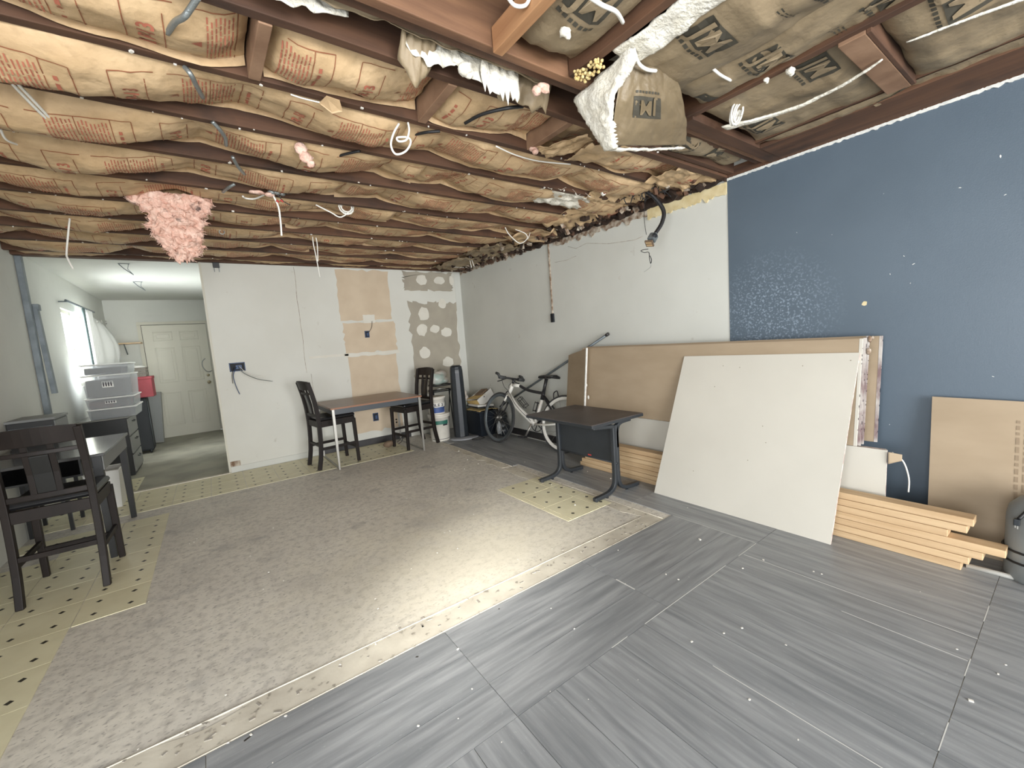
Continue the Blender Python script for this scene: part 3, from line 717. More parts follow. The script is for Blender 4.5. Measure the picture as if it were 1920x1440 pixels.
# JM batts, lengthwise, near right
GJ = 'brown paper-faced batts near the blue wall'
JT = jm_template(.62)
def sagA(u): return 1.35 if u > .7 else 1.0
batt('wide brown paper batt with dark logos beside the girder', GJ, 'y', -1.2, 1.30, 1.50, 1.93, 2.40, 2.40, .045, 101, 'kraft_dark', jm_template(.43), .78, flange=False, sagfn=sagA)
batt('brown paper batt with dark logo overlapping next to torn flap', GJ, 'y', -1.2, 1.22, 1.90, 2.19, 2.40, 2.415, .03, 105, 'kraft_dark', jm_template(.40), .74, flange=False)
batt('brown paper batt right of joist, between blocking and header', GJ, 'y', .67, 1.27, 2.225, 2.90, 2.43, 2.40, .04, 109, 'kraft_dark', jm_template(.62), .68, flange=False)
batt('brown paper batt nearest the camera behind the blocking', GJ, 'y', -1.2, .55, 2.225, 2.90, 2.43, 2.40, .035, 113, 'kraft_dark', jm_template(.62), .22, flange=False)
batt('narrow brown paper strip along the top of the blue wall', GJ, 'y', -1.2, 1.25, 2.885, 3.13, 2.385, 2.40, .012, 117, 'kraft_dark', jm_template(.40), .55, flange=False)
batt('brown paper batt overhead between girder and orange stud', GJ, 'y', -.4, 1.33, 1.045, 1.37, 2.44, 2.44, .05, 121, 'kraft_dark', jm_template(.38), .93, flange=False)
batt('brown paper batt overhead left of the orange stud', GJ, 'y', -.4, 1.0, .5, .985, 2.47, 2.46, .05, 125, 'kraft_dark', None, 0, flange=False)
batt('grey-brown batt end beside the steel junction near blue wall corner', GJ, 'x', 2.25, 3.15, 1.37, 1.62, 2.44, 2.43, .05, 129, 'kraft_dark', jm_template(.25), 2.35, flange=False)

# fluffy lumps
def lump(parts_, m, name, label, cat='insulation', seed=0, sub=2, parent=None, group=None, amp=.35):
    b = MB()
    for i, (c, rx, ry, rz) in enumerate(parts_):
        bm = bmesh.new(); bmesh.ops.create_icosphere(bm, subdivisions=sub, radius=1)
        vs = []
        for v in bm.verts:
            q = 1 + amp*nz(v.co.x*2.2 + i*3, v.co.y*2.2 + seed, v.co.z*2.2) + amp*.5*nz(v.co.x*6 + i, v.co.y*6, v.co.z*6 + seed)
            vs.append(Vector(c) + Vector((v.co.x*rx*q, v.co.y*ry*q, v.co.z*rz*q)))
        b.add(vs, [[v.index for v in f.verts] for f in bm.faces], 0, True); bm.free()
    o = b.obj(name, m, parent, recalc=False)
    if label: tag(o, label, cat, group)
    return o
# exposed white fibre along the girder
def fibre(fn, nu, nv, name, label, m='fluff', amp=.012, seed=0, parent=None, cat='insulation', fine=1.):
    """a fleecy sheet: fn(u, v) -> point; relief is added along its normal, edges are ragged"""
    b = MB()
    def f(u, v):
        p = fn(u, v); e = .01
        n = (fn(min(1, u + e), v) - fn(max(0, u - e), v)).cross(fn(u, min(1, v + e)) - fn(u, max(0, v - e))); n = n.normalized() if n.length > 1e-9 else Vector((0, 0, -1))
        if n.z > 0: n = -n
        edge = min(1, v/.12, (1 - v)/.12, u/.06 + .2, (1 - u)/.06 + .2)
        q = p*1.0
        h = amp*(.9*nz(q.x*14, q.y*14 + seed, q.z*14) + .6*abs(nz(q.x*34*fine, q.y*34, q.z*34 + seed)) + .5*nz(q.x*80, q.y*80, q.z*80))
        return p + n*(h + amp*1.2*edge) + Vector((nz(u*60, v*7, seed), nz(v*7, u*60, seed), 0))*amp*.35
    b.grid(f, nu, nv); o = b.obj(name, m, parent, recalc=False, solid=.006)
    if label: tag(o, label, cat)
    return o
fibre(lambda u, v: Vector((1.425 + .115*v + .02*nz(u*7, v), 1.16 - 2.1*u, 2.388 + .012*math.cos(v*3))), 170, 12, 'exposed_fibre', 'long white fluffy fibre edge along the girder', seed=4, amp=.010)
# torn flap hanging down
t = thing('torn_batt_flap', 'torn brown paper batt hanging down with upside-down logo', 'insulation', tuple(at(1215, 275, 'y', 1.31)))
inv = -t.location
tl, tr = at(1172, 118, 'z', 2.37), at(1262, 136, 'z', 2.385)
bl, br = at(1150, 274, 'y', 1.30), at(1286, 272, 'y', 1.30)
def fpos(u, v, off=0):      # u across 0..1, v down 0..1
    top = tl.lerp(tr, u); bot = bl.lerp(br, u)
    p = top.lerp(bot, v); bulge = Vector((-.35, -.5, -.2)).normalized()
    sidew = (br - bl).normalized()
    p += bulge*(.045*math.sin(PI*min(1, v*.9 + .1))*(.6 + .4*math.sin(PI*u)) + .014*nz(u*3, v*3, 5) + .009*nz(u*9, v*4, 8) + .010*abs(nz(u*12 + v*4, v*3, 1)) + .007*abs(nz(u*5 - v*9, v*6 + u*3, 14)) + off)
    p -= sidew*(.035*math.sin(PI*v)*(1 - u)) - sidew*(.02*math.sin(PI*v)*u)
    return p + inv
MB().grid(fpos, 44, 40).obj('paper_facing', 'kraft_flap', t, recalc=False, solid=.002)
lg = MB(); lt = MB()
for i in range(6):
    for j in range(6):
        u0, u1 = .22 + .38*i/6, .22 + .38*(i+1)/6; v0, v1 = .38 + .26*j/6, .38 + .26*(j+1)/6
        lg.add([fpos(u0, v0, .004), fpos(u1, v0, .004), fpos(u1, v1, .004), fpos(u0, v1, .004)], [(0, 1, 2, 3)])
vs, fs = JM
lt.add([fpos(.41 - x/.140*.22, .51 + y/.140*.24, .011) for x, y in vs], fs)
for i in range(8): lg.add([fpos(.24 + i*.045, .31, .004), fpos(.27 + i*.045, .31, .004), fpos(.27 + i*.045, .34, .004), fpos(.24 + i*.045, .34, .004)], [(0, 1, 2, 3)])
lg.obj('printed_logo', 'print_dark', t, recalc=False, kind='stuff'); lt.obj('logo_letters', 'kraft_flap', t, recalc=False, kind='stuff')
qa, qb, qc = at(1182, 88, 'z', 2.385) + inv, at(1076, 188, 'z', 2.37) + inv, at(1133, 283, 'y', 1.345) + inv
def side(u, v):          # white fibre side of the flap: v from the paper edge outwards, u from top to bottom
    p_in = fpos(0, u) + Vector((.005, .012, 0))
    w1 = min(1, u*2.2); outer = qa.lerp(qb, min(1, u/.42)) if u < .42 else qb.lerp(qc, (u - .42)/.58)
    return p_in.lerp(outer, v) + Vector((-.01, -.05, -.02))*math.sin(PI*v)
fibre(side, 46, 22, 'fibre_fill', None, seed=9, amp=.012, parent=t)
fibre(lambda u, v: fpos(u, 1.0) + Vector((0, .004 + .03*v, -.010 + .010*v)), 40, 4, 'fibre_lip', None, seed=12, amp=.006, parent=t)
# other white and pink fluff
fibre(lambda u, v: Vector((2.44 + .10*math.sin(PI*min(1, u*.9)) + (.055*(1 - u)**1.3 + .008)*(v - .5), 1.24 - .66*u, 2.368 - .012*math.sin(PI*u))), 60, 5, 'exposed_fibre', 'thin curved white fibre seam left of the overhead blocking', seed=5, amp=.004)
fibre(lambda u, v: Vector((2.45 + .20*u**1.4 + (.006 + .03*u)*(v - .5), .50 - .75*u, 2.385 - .010*math.sin(PI*u))), 60, 4, 'exposed_fibre', 'thin curved white fibre seam right of the overhead blocking', seed=6, amp=.003)
for k, (px, py, s_, lb) in enumerate([(1437, 150, .012, 'small white fluff tuft dangling on the joist'), (1482, 133, .018, 'larger white fluff tuft on brown paper overhead'), (1060, 60, .02, 'white fluff tuft behind the orange stud'), (872, 130, .03, 'white torn fibre hanging under the header, longest piece')]):
    c = at(px, py, 'z', 2.375); lump([(c, s_, s_, s_*.8), (c + Vector((s_*.6, 0, -s_*.3)), s_*.6, s_*.6, s_*.8)], 'fluff', 'fibre_tuft', lb, seed=20 + k)
# white ragged fibre between header and first joist
def ragged_sheet(name, label, xa, xb, y, ztop, fn, m, seed, cat='insulation', tilt=.0, ny=6):
    b = MB(); n = max(12, int((xb-xa)/.012))
    b.grid(lambda i, j: Vector((xa + (xb-xa)*i, y + tilt*j + .02*nz(i*9, j*2, seed), ztop - j*fn(i)*(1 + .35*nz(i*(xb-xa)*22, seed)))), n, ny)
    return tag(b.obj(name, m, recalc=False, solid=.003), label, cat)
ragged_sheet('torn_fibre', 'ragged white fibre under the header, left piece', .13, .52, 1.52, 2.45, lambda i: .03 + .03*math.sin(PI*i), 'fluff', 3)
ragged_sheet('torn_fibre', 'ragged white fibre under the header near the hanging paper strip', .72, 1.05, 1.52, 2.45, lambda i: .05 + .05*abs(math.sin(5*i)), 'fluff', 5)
ragged_sheet('torn_fibre', 'comb-like white fibre fringe under the header', 1.03, 1.22, 1.50, 2.45, lambda i: .09 + .06*abs(math.sin(26*i)), 'fluff', 6)
ragged_sheet('torn_paper', 'long torn grey-brown paper edge under the header', -.3, 1.35, 1.475, 2.44, lambda i: .025 + .035*abs(nz(i*12, 2)), 'kraft_dark', 8)
ragged_sheet('torn_paper', 'pointed strip of brown paper hanging under the header', .70, .84, 1.50, 2.43, lambda i: .05 + .10*(1-abs(i-.45)*1.8), 'kraft_dark', 9, tilt=.06)
ragged_sheet('torn_paper', 'crumpled brown paper flap under the header beside the fringe', 1.16, 1.44, 1.53, 2.46, lambda i: .10 + .03*nz(i*5), 'kraft_dark', 10, tilt=.05)
b = MB(); c = Vector((1.37, 1.31, 2.36))
lump([(c + Vector((rng.uniform(-.01, .06), -rng.uniform(0, .11), rng.uniform(-.01, .02))), .007, .007, .006) for _q in range(60)], 'foam', 'foam_blob', 'crusty yellow foam blob at the girder corner', 'foam', 30)
lump([(Vector((1.30, 1.43, 2.36)), .035, .02, .02), (Vector((1.27, 1.44, 2.345)), .02, .02, .02)], 'pink', 'pink_tuft', 'small pinkish tuft beside the yellow foam blob', seed=31)
# big pink clump: a ragged fleecy mass plus stray tufts
oz = [2.41, 2.35, 2.30, 2.25, 2.20, 2.14, 2.09, 2.04, 1.985]
oa = [-.31, -.29, -.235, -.205, -.215, -.205, -.165, -.145, -.10]; ob = [.16, .14, .11, .085, .075, .065, .055, .045, .0]
def pinkfn(sgn):
    def f(u, v):
        k = u*8; i = min(7, int(k)); q = k - i
        xa, xb, z_ = oa[i]*(1-q) + oa[i+1]*q, ob[i]*(1-q) + ob[i+1]*q, oz[i]*(1-q) + oz[i+1]*q
        xa += .035*nz(u*11, 3) ; xb += .035*nz(u*11, 8)
        x_ = xa + (xb - xa)*v; th = .045*math.sin(PI*v)**.5*(1 - .5*u) + .006
        h = .030*nz(x_*16, z_*16, 5) + .022*nz(x_*38, z_*38, 2) + .012*nz(x_*85, z_*85, 7)
        return Vector((x_ + .014*nz(z_*40, x_*30, 1), 3.62 + sgn*(th + h*(1 if 0 < v < 1 else 0)), z_ + .018*nz(x_*30, z_*30, 4) + (.05*nz(v*9, 1, 6) if u > .9 else 0)))
    return f
b = MB(); b.grid(pinkfn(-1), 110, 80); b.grid(pinkfn(1), 50, 40)
rr = random.Random(3)
for k in range(420):
    u, v = rr.random(), rr.choice((rr.random(), 0.02, .98)); p = pinkfn(-1)(u, v)
    d_ = Vector((rr.gauss(0, 1) + (v - .5)*2, rr.gauss(-.6, .8), rr.gauss(-.3, 1))).normalized()*rr.uniform(.008, .03)
    b.tube([p, p + d_*.6 + Vector((rr.gauss(0, .004), 0, rr.gauss(0, .004))), p + d_], [.0025, .0018, .0006], 4)
tag(b.obj('hanging_insulation', 'pink', recalc=False), 'big ragged clump of pink insulation hanging from the ceiling', 'insulation')
lump([((.52, 2.47, 2.37), .03, .02, .03), ((.54, 2.47, 2.33), .035, .02, .03), ((.56, 2.47, 2.30), .02, .02, .02)], 'pink', 'pink_tuft', 'pink insulation tuft poking below a joist mid ceiling', seed=41)
lump([((1.67, 1.95, 2.385), .03, .025, .015), ((1.66, 1.93, 2.36), .02, .02, .015)], 'pink', 'pink_tuft', 'pink tuft on the third short block', seed=42)
lump([((.45, 3.22, 2.36), .03, .03, .014), ((.38, 3.22, 2.365), .05, .03, .01)], 'pink', 'pink_tuft', 'pink tuft beside the ceiling junction box with red connectors', seed=43)

# crumpled kraft and debris in the far right ceiling corner
def crumple(label, c, sx, sy, m, seed, amp=.04, rz=0, z_t=.0):
    b = MB(); rot = Matrix.Rotation(rz, 3, 'Z')
    b.grid(lambda i, j: rot @ Vector(((i-.5)*sx + .02*nz(i*6, j*6, seed), (j-.5)*sy + .02*nz(j*6, i*6, seed), amp*nz(i*4.3, j*4.3, seed) + amp*.7*nz(i*10, j*9, seed) + z_t*(i-.5))), 22, 16)
    return tag(b.obj('crumpled_paper', m, loc=c, recalc=False, solid=.0015), label, 'insulation', 'crumpled paper along the right ceiling edge')
crumple('crumpled tan paper above the dangling junction box', (2.86, 2.32, 2.40), .55, .34, 'kraft', 3, .05)
crumple('crumpled paper with white fibre left of the dangling junction box', (2.45, 2.55, 2.395), .6, .30, 'fluff', 4, .035)
crumple('crumpled tan paper over the wall beyond the junction box', (2.95, 2.95, 2.39), .5, .5, 'kraft', 5, .05, .3)
crumple('crumpled paper above the wall conduit', (3.0, 3.6, 2.385), .45, .55, 'kraft', 6, .05, .6)
crumple('crumpled dark paper near the far right corner of ceiling', (2.95, 4.35, 2.385), .5, .6, 'kraft_dark', 7, .05)
crumple('crumpled dark paper in the far right corner of ceiling', (2.95, 5.15, 2.38), .5, .8, 'kraft_dark', 8, .05)
crumple('loose tan paper flap below the torn batt flap', (2.15, 1.78, 2.375), .55, .26, 'kraft', 9, .02, -.1, .05)
crumple('tan paper curling at the wall by the blue paint edge', (3.0, 1.85, 2.385), .5, .28, 'kraft', 10, .03)
crumple('loose tan paper scrap over the third short block', (1.80, 1.82, 2.37), .16, .30, 'kraft', 12, .02, .5)
b = MB(); rr = random.Random(5)
for k in range(260):
    c = Vector((XR - abs(rr.gauss(0, .14)) - .01, rr.uniform(1.8, 5.6), 2.375 + rr.uniform(-.02, .03))); s_ = rr.uniform(.006, .028)
    b.box((c.x - s_, c.y - s_*1.4, c.z - s_*.6), (c.x + s_, c.y + s_*1.4, c.z + s_*.6), rot=Matrix.Rotation(rr.uniform(0, 3), 3, Vector((rr.random(), rr.random(), rr.random() + .1)).normalized()), mi=rr.choice((0, 0, 1, 2)))
o = b.obj('ceiling_debris', ['grime', 'torn', 'joist']); tag(o, 'rubble of broken board along top of the white right wall', 'debris', kind='stuff')
b = MB(); b.prism([(2.95, 5.30, 2.365), (3.08, 5.28, 2.355), (3.06, 5.40, 2.36), (2.97, 5.42, 2.37)], (0, 0, .003)); tag(b.obj('paper_scrap', 'lbl_white'), 'white paper scrap stuck under the far right ceiling corner', 'paper')
b = MB(); c = at(620, 192, 'z', 2.37)
b.prism([c + Vector(v) for v in ((-.04, .03, 0), (-.02, -.02, .01), (.03, -.03, 0), (.05, .01, -.02), (.01, .03, -.03))], (0, 0, .003)); tag(b.obj('paper_scrap', 'kraft'), 'pale paper scrap stapled to a joist near middle', 'paper')
b = MB()
for k in range(110):
    j = rng.choice(JY); c = Vector((rng.uniform(XL + .2, 3.0), j + rng.uniform(-.02, .02), 2.389)); s_ = rng.uniform(.0015, .005)
    b.box(c - Vector((s_*1.5, s_, s_)), c + Vector((s_*1.5, s_, s_)), rot=Matrix.Rotation(rng.uniform(0, 3), 3, 'Z'))
tag(b.obj('plaster_bits', 'dust'), 'small plaster bits stuck under the joists', 'debris', kind='stuff')

# ---- ceiling cables
def P(px, py, ax='z', v=2.375): return at(px, py, ax, v)
def cable(name, pts, r_, m, label, cat='cable', closed=False):
    o = MB().tube(smooth_path(pts, 6), r_, 7, closed).obj(name, m); return tag(o, label, cat)
cable('hanging_cable', [(-.68, 4.32, 2.40), P(125, 470, 'y', 4.32), P(127, 485, 'y', 4.3), P(137, 504, 'y', 4.28)], .006, 'cable_white', 'lone white cable end hanging over the back room opening')
cable('hanging_cable', [P(0, 128), P(30, 165, 'z', 2.35), P(90, 225, 'z', 2.33), P(118, 241, 'z', 2.33), P(104, 232, 'z', 2.33), P(50, 175, 'z', 2.35), P(0, 122)], .0055, 'cable_white', 'long white cable loop at the left edge of ceiling')
cable('hanging_cable', [P(0, 240), P(12, 262, 'z', 2.35), P(40, 273, 'z', 2.37)], .005, 'cable_white', 'short white cable at left edge below the long loop')
cable('hanging_cable', [P(505, 360), P(480, 372), P(462, 372), P(455, 368)], .006, 'cable_white', 'short white cable left of the red wire connectors')
y3 = 3.22
cable('hanging_cable', [P(512, 366, 'y', y3), P(522, 388, 'y', y3), P(526, 415, 'y', y3), P(528, 442, 'y', y3)], .006, 'cable_white', 'white cable hanging down from box with red connectors')
t = thing('ceiling_junction', 'grey junction with black and red wires under a joist', 'junction box', tuple(P(510, 360)))
lump([((0, 0, 0), .025, .02, .018), ((.03, 0, 0), .025, .02, .015), ((.06, 0, -.005), .02, .015, .012)], 'cable_grey', 'box_body', None, parent=t, seed=50)
for k, (dx, dz) in enumerate(((.02, -.05), (.045, -.045))): MB().tube([(dx, 0, dz), (dx + .015, 0, dz - .012)], [.008, .004], 8).obj('wire_connector', 'lbl_red', t)
MB().tube(smooth_path([(.03, 0, -.01), (.06, 0, -.05), (.10, 0, -.07)]), .003, 6).obj('lead', 'cable_black', t)
MB().tube(smooth_path([(.05, 0, .0), (.09, 0, .0), (.13, -.02, .01)]), .004, 6).obj('lead', 'cable_black', t)
def coil(label, c, r_, n, tail, seed, ax='y', rad=.005, sq=1.0, tilt=0):
    rr = random.Random(seed); pts = []
    for k in range(n*12 + 1):
        a = 2*PI*k/12; q = r_*(1 + .25*math.sin(a*.37 + seed))
        u, v = q*math.cos(a)*sq, q*math.sin(a)
        pts.append(Vector(c) + Vector((u*math.cos(tilt) - v*math.sin(tilt), .01*math.sin(a*.5 + seed) + .004*k/12, u*math.sin(tilt) + v*math.cos(tilt))))
    pts += [Vector(p) for p in tail]
    return tag(MB().tube(pts if not tail else pts[:-len(tail)] + smooth_path([pts[-len(tail)-1]] + [Vector(p) for p in tail], 5), rad, 6).obj('cable_coil', 'cable_white'), label, 'cable')
y3 = 3.38
coil('white cable coil with a long tail in middle of ceiling', P(650, 388, 'y', y3), .045, 3, [P(640, 407, 'y', y3), P(620, 398, 'y', y3), P(592, 384, 'y', y3)], 2)
coil('big white cable coil near the blue wall', P(1384, 210, 'y', 1.12), .062, 5, [P(1392, 190, 'y', 1.12), P(1390, 178, 'y', 1.12)], 4, sq=.5, tilt=-.6)
coil('small white cable coil over the top of the bicycle corner wall', P(1132, 358, 'y', 2.28), .028, 3, [P(1138, 335, 'y', 2.28), P(1142, 328, 'y', 2.28)], 5, sq=.6)
cable('cable_loop', [P(748, 232, 'y', 2.0), P(738, 250, 'y', 2.0), P(733, 272, 'y', 2.0), P(742, 289, 'y', 2.0), P(760, 284, 'y', 2.0), P(770, 268, 'y', 2.0), P(765, 258, 'y', 2.0), P(745, 258, 'y', 2.0), P(748, 265, 'y', 1.99), P(762, 262, 'y', 1.99), P(767, 245, 'y', 1.99), P(765, 230, 'y', 2.0)], .005, 'cable_white', 'white cable loop hanging under the first joist')
yy = 4.40
cable('hanging_cable', [P(586, 444, 'y', yy), P(588, 460, 'y', yy), P(592, 478, 'y', yy), P(600, 520, 'y', yy)], .005, 'cable_white', 'left strand of white cable pair hanging before the white wall')
cable('hanging_cable', [P(592, 444, 'y', yy), P(595, 460, 'y', yy), P(596, 490, 'y', yy)], .005, 'cable_white', 'right short strand of white cable pair before the white wall')
yy = 4.9
cable('hanging_cable', [P(877, 464, 'y', yy), P(880, 482, 'y', yy), P(884, 502, 'y', yy)], .005, 'cable_white', 'left strand of cable pair at the far corner')
cable('hanging_cable', [P(879, 466, 'y', yy), P(884, 485, 'y', yy), P(889, 500, 'y', yy)], .005, 'cable_white', 'right strand of cable pair at the far corner')
yy = 3.5
cable('hanging_cable', [P(947, 426, 'y', yy), P(955, 440, 'y', yy), P(974, 456, 'y', yy), P(988, 448, 'y', yy), P(985, 438, 'y', yy), P(966, 430, 'y', yy)], .005, 'cable_white', 'bent white cable hook right of middle ceiling')
cable('hanging_cable', [P(990, 448, 'y', yy), P(994, 436, 'y', yy), P(998, 420, 'y', yy)], .004, 'cable_white', 'short straight wire beside the bent cable hook')
cable('black_cable', [P(872, 231), P(905, 214, 'z', 2.37), P(950, 203, 'z', 2.37), P(980, 200, 'z', 2.40)], .008, 'cable_black', 'thick black cable across the bay near second short block')
cable('black_cable', [P(770, 254, 'z', 2.40), P(800, 248, 'z', 2.38), P(825, 246, 'z', 2.38)], .007, 'cable_black', 'short black cable beside the white cable loop')
cable('black_cable', [P(622, 300, 'z', 2.40), P(640, 291, 'z', 2.38), P(675, 283, 'z', 2.38)], .007, 'cable_black', 'short black cable in the middle of ceiling')
cable('thin_wire', [P(930, 274), P(965, 290), P(1010, 302), P(1070, 308)], .004, 'cable_white', 'thin white wire sagging under second joist')
cable('thin_wire', [P(545, 177), P(570, 185), P(612, 195)], .003, 'cable_white', 'thin white wire left of the pale paper scrap')
cable('white_cable', [P(1105, -6, 'z', 2.38), P(1130, 10, 'z', 2.36), P(1155, 22, 'z', 2.36), P(1168, 42, 'z', 2.38)], .007, 'cable_white', 'thick white cable at top of view left of the girder')
cable('white_cable', [P(950, -8, 'z', 2.40), P(965, 10, 'z', 2.38), P(985, 10, 'z', 2.38), P(995, -8, 'z', 2.40)], .006, 'cable_white', 'white cable bend at top edge left of orange stud')
cable('white_cable', [P(1188, 92, 'z', 2.37), P(1197, 118, 'z', 2.35), P(1212, 130, 'z', 2.34), P(1230, 133, 'z', 2.35)], .007, 'cable_white', 'thick white cable above the torn batt flap')
cable('white_cable', [P(1334, 126, 'z', 2.37), P(1350, 140, 'z', 2.36), P(1370, 151, 'z', 2.37)], .006, 'cable_white', 'short white cable right of the torn batt flap')
for k, (pts, lb) in enumerate([([P(372, -6), P(356, 18, 'z', 2.36), P(345, 32, 'z', 2.35), P(328, 42, 'z', 2.36), P(314, 62)], 'silver conduit crossing the near joist at top left'),
                      ([P(346, 126), P(358, 140, 'z', 2.35), P(368, 160, 'z', 2.35), P(380, 182)], 'silver conduit crossing the second joist at left'),
                      ([P(398, 228), P(412, 243, 'z', 2.36), P(422, 258, 'z', 2.36), P(424, 272)], 'silver conduit crossing the third joist at left'),
                      ([P(436, 294), P(446, 312, 'z', 2.36), P(458, 326)], 'silver conduit crossing the fourth joist'),
                      ([P(440, 345), P(428, 352, 'z', 2.36), P(418, 360)], 'silver conduit crossing the fifth joist')]):
    cable('metal_conduit', pts, .009, 'cable_grey', lb, 'conduit')
b = MB(); c = P(416, 435, 'z', 2.375); b.tube([c + Vector((.018*math.cos(a*PI/6), 0, .018*math.sin(a*PI/6))) for a in range(12)], .005, 6, True); tag(b.obj('metal_ring', 'steel'), 'small metal ring under a joist right of the pink clump', 'ring')

# dangling junction box by the right wall
c = Vector((2.98, 2.10, 2.02))
t = thing('dangling_junction_box', 'grey metal junction box dangling from a bent black conduit', 'junction box', tuple(c)); t.scale = (1.3, 1.3, 1.0)
rot = Matrix.Rotation(R(35), 3, 'Y') @ Matrix.Rotation(R(20), 3, 'Z')
b = MB(); b.box((-.028, -.022, -.03), (.028, .022, .035), rot=rot); b.obj('box_body', 'galv', t, bevel=.008)
b = MB(); b.lathe([(0, 0), (.018, 0), (.018, .004), (0, .004)], 16); o = b.obj('knockout', 'dark_hole', t); o.location = (-.012, -.024, .012); o.rotation_euler = (R(80), 0, R(-10))
b = MB(); b.box((-.034, -.024, -.066), (.026, .024, -.052), rot=rot, piv=(0, 0, 0)); b.obj('outlet_plate', 'rock', t, bevel=.002)
b = MB(); b.box((-.026, -.018, -.068), (-.008, .018, -.050), rot=rot, piv=(0, 0, 0)); b.box((.0, -.018, -.068), (.018, .018, -.050), rot=rot, piv=(0, 0, 0)); b.obj('socket', 'kraft', t)
MB().tube(smooth_path([(.02, 0, .03), (.07, -.02, .12), (.09, -.02, .22), (.06, .02, .33), (.02, .05, .38)]), .013, 10).obj('conduit', 'cable_black', t)
MB().tube(smooth_path([(-.05, .0, -.09), (-.10, 0, -.10), (-.12, 0, -.11), (-.09, 0, -.12), (-.045, 0, -.115), (-.04, 0, -.16), (-.03, 0, -.20), (-.02, 0, -.17), (-.035, 0, -.14)]), .0025, 6).obj('wire_end', 'cable_black', t)
MB().tube(smooth_path([(-.03, 0, -.20), (-.035, 0, -.23), (-.10, .0, -.27)]), .0012, 5).obj('thin_lead', 'cable_grey', t)
cable('thin_wire', [(2.99, 2.16, 2.37), (2.955, 2.155, 2.20), (2.94, 2.13, 2.05)], .0022, 'cable_black', 'thin dark wire hanging beside the bent black conduit')
b = MB(); rr = random.Random(8)
for k in range(26):
    p0 = Vector((3.02 + rr.uniform(-.1, .08), 2.12 + rr.uniform(-.12, .22), 2.40)); p1 = p0 + Vector((rr.uniform(-.06, .06), rr.uniform(-.06, .06), -rr.uniform(.02, .07)))
    b.tube(smooth_path([p0, p0.lerp(p1, .5) + Vector((rr.uniform(-.02, .02), 0, 0)), p1], 3), .004, 5)
tag(b.obj('burnt_wires', 'cable_black'), 'tangle of black wires above the dangling junction box', 'wires', kind='stuff')

# ================================================================== BACK ROOM
D0, D1 = -.885, .02
d = bpy.data.objects.new('door_1', None); C.objects.link(d); d.location = ((D0+D1)/2, YFAR, 0); d['kind'] = 'structure'
hw = (D1 - D0)/2
MB().box((-hw, -.035, -.004), (hw, 0, 2.0)).obj('door_leaf', 'door', d, bevel=.002)
for (xa, xb) in ((-.32, -.05), (.05, .32)):
    for (za, zb) in ((1.72, 1.88), (.98, 1.60), (.20, .80)):
        b = MB(); t_ = .016
        for lo, hi in (((xa, za), (xb, za + t_)), ((xa, zb - t_), (xb, zb)), ((xa, za), (xa + t_, zb)), ((xb - t_, za), (xb, zb))): b.box((lo[0], -.043, lo[1]), (hi[0], -.035, hi[1]))
        b.box((xa + .045, -.042, za + .045), (xb - .045, -.034, zb - .045)); b.obj('door_panel', 'door', d, bevel=.003)
b = MB(); b.box((-hw - .06, -.02, 0), (-hw - .008, -.0005, 2.008)); b.box((hw + .006, -.02, 0), (hw + .03, -.0005, 2.008)); b.box((-hw - .06, -.02, 2.009), (hw + .03, -.0005, 2.06)); b.obj('door_frame', 'frame', d)
b = MB(); b.box((-hw - .008, -.012, 0), (-hw, -.008, 2.008)); b.box((-hw, -.012, 2.0), (hw, -.008, 2.008)); b.obj('door_gap', 'dark_hole', d)
b = MB(); b.lathe([(0, -.02), (.022, -.018), (.03, 0), (.022, .02), (.012, .024), (.012, .05), (.026, .055), (.026, .06), (0, .06)], 18); o = b.obj('door_knob', 'brass', d); o.rotation_euler = (R(-90), 0, 0); o.location = (hw - .07, -.10, .92)
b = MB(); b.lathe([(0, 0), (.024, 0), (.024, .02), (0, .02)], 16); o = b.obj('deadbolt', 'brass', d); o.rotation_euler = (R(90), 0, 0); o.location = (hw - .07, -.035, 1.05)
MB().tube(smooth_path([(hw + .0, -.03, 1.13), (hw - .07, -.05, 1.11), (hw - .13, -.05, 1.20), (hw - .13, -.045, 1.30), (hw - .08, -.04, 1.36)]), .006, 6).obj('door_chain', 'cable_grey', d)
# shelf board on the far wall
t = thing('wall_shelf', 'pale wooden shelf board on the far wall beside the door', 'shelf', (-1.12, YFAR, 1.69))
MB().box((-.20, -.27, 0), (.22, 0, .02)).obj('board', 'shelf_wood', t, bevel=.002)
MB().tube([(0, -.22, 0), (0, -.005, -.17)], .008, 6).obj('bracket', 'galv', t)
# curtain rod and curtains on the window
t = thing('curtain_rod', 'thin grey curtain rod above the back room window', 'curtain rod', (XL + .09, 7.6, 2.11))
MB().tube([(0, -.72, 0), (0, .72, 0)], .012, 10).obj('rod', 'galv', t)
for s_ in (-.6, .6): MB().tube([(-.085, s_, 0), (0, s_, 0)], .008, 8).obj('bracket', 'galv', t)
def curtain(name, y0, y1, z0, z1, m, label, depth=.03, folds=4, bil=0):
    b = MB(); b.grid(lambda i, j: Vector((XL + .09 + depth*math.sin(i*folds*2*PI) + bil*math.sin(PI*j)*i, y0 + (y1-y0)*i, z1 + (z0-z1)*j)), folds*8, 10)
    return tag(b.obj(name, m, recalc=False, solid=.003), label, 'curtain')
curtain('curtain', 7.62, 7.74, 1.02, 2.10, 'curtain_grey', 'narrow dark grey curtain at the back room window', .012, 2)
curtain('curtain', 7.78, 8.08, .95, 2.09, 'curtain_white', 'gathered white curtain beside the dark grey one', .028, 3)
curtain('curtain', 8.10, 8.62, 1.08, 2.02, 'curtain_white', 'white grommet curtain billowing out toward the shelf', .012, 2, bil=.17)
b = MB()
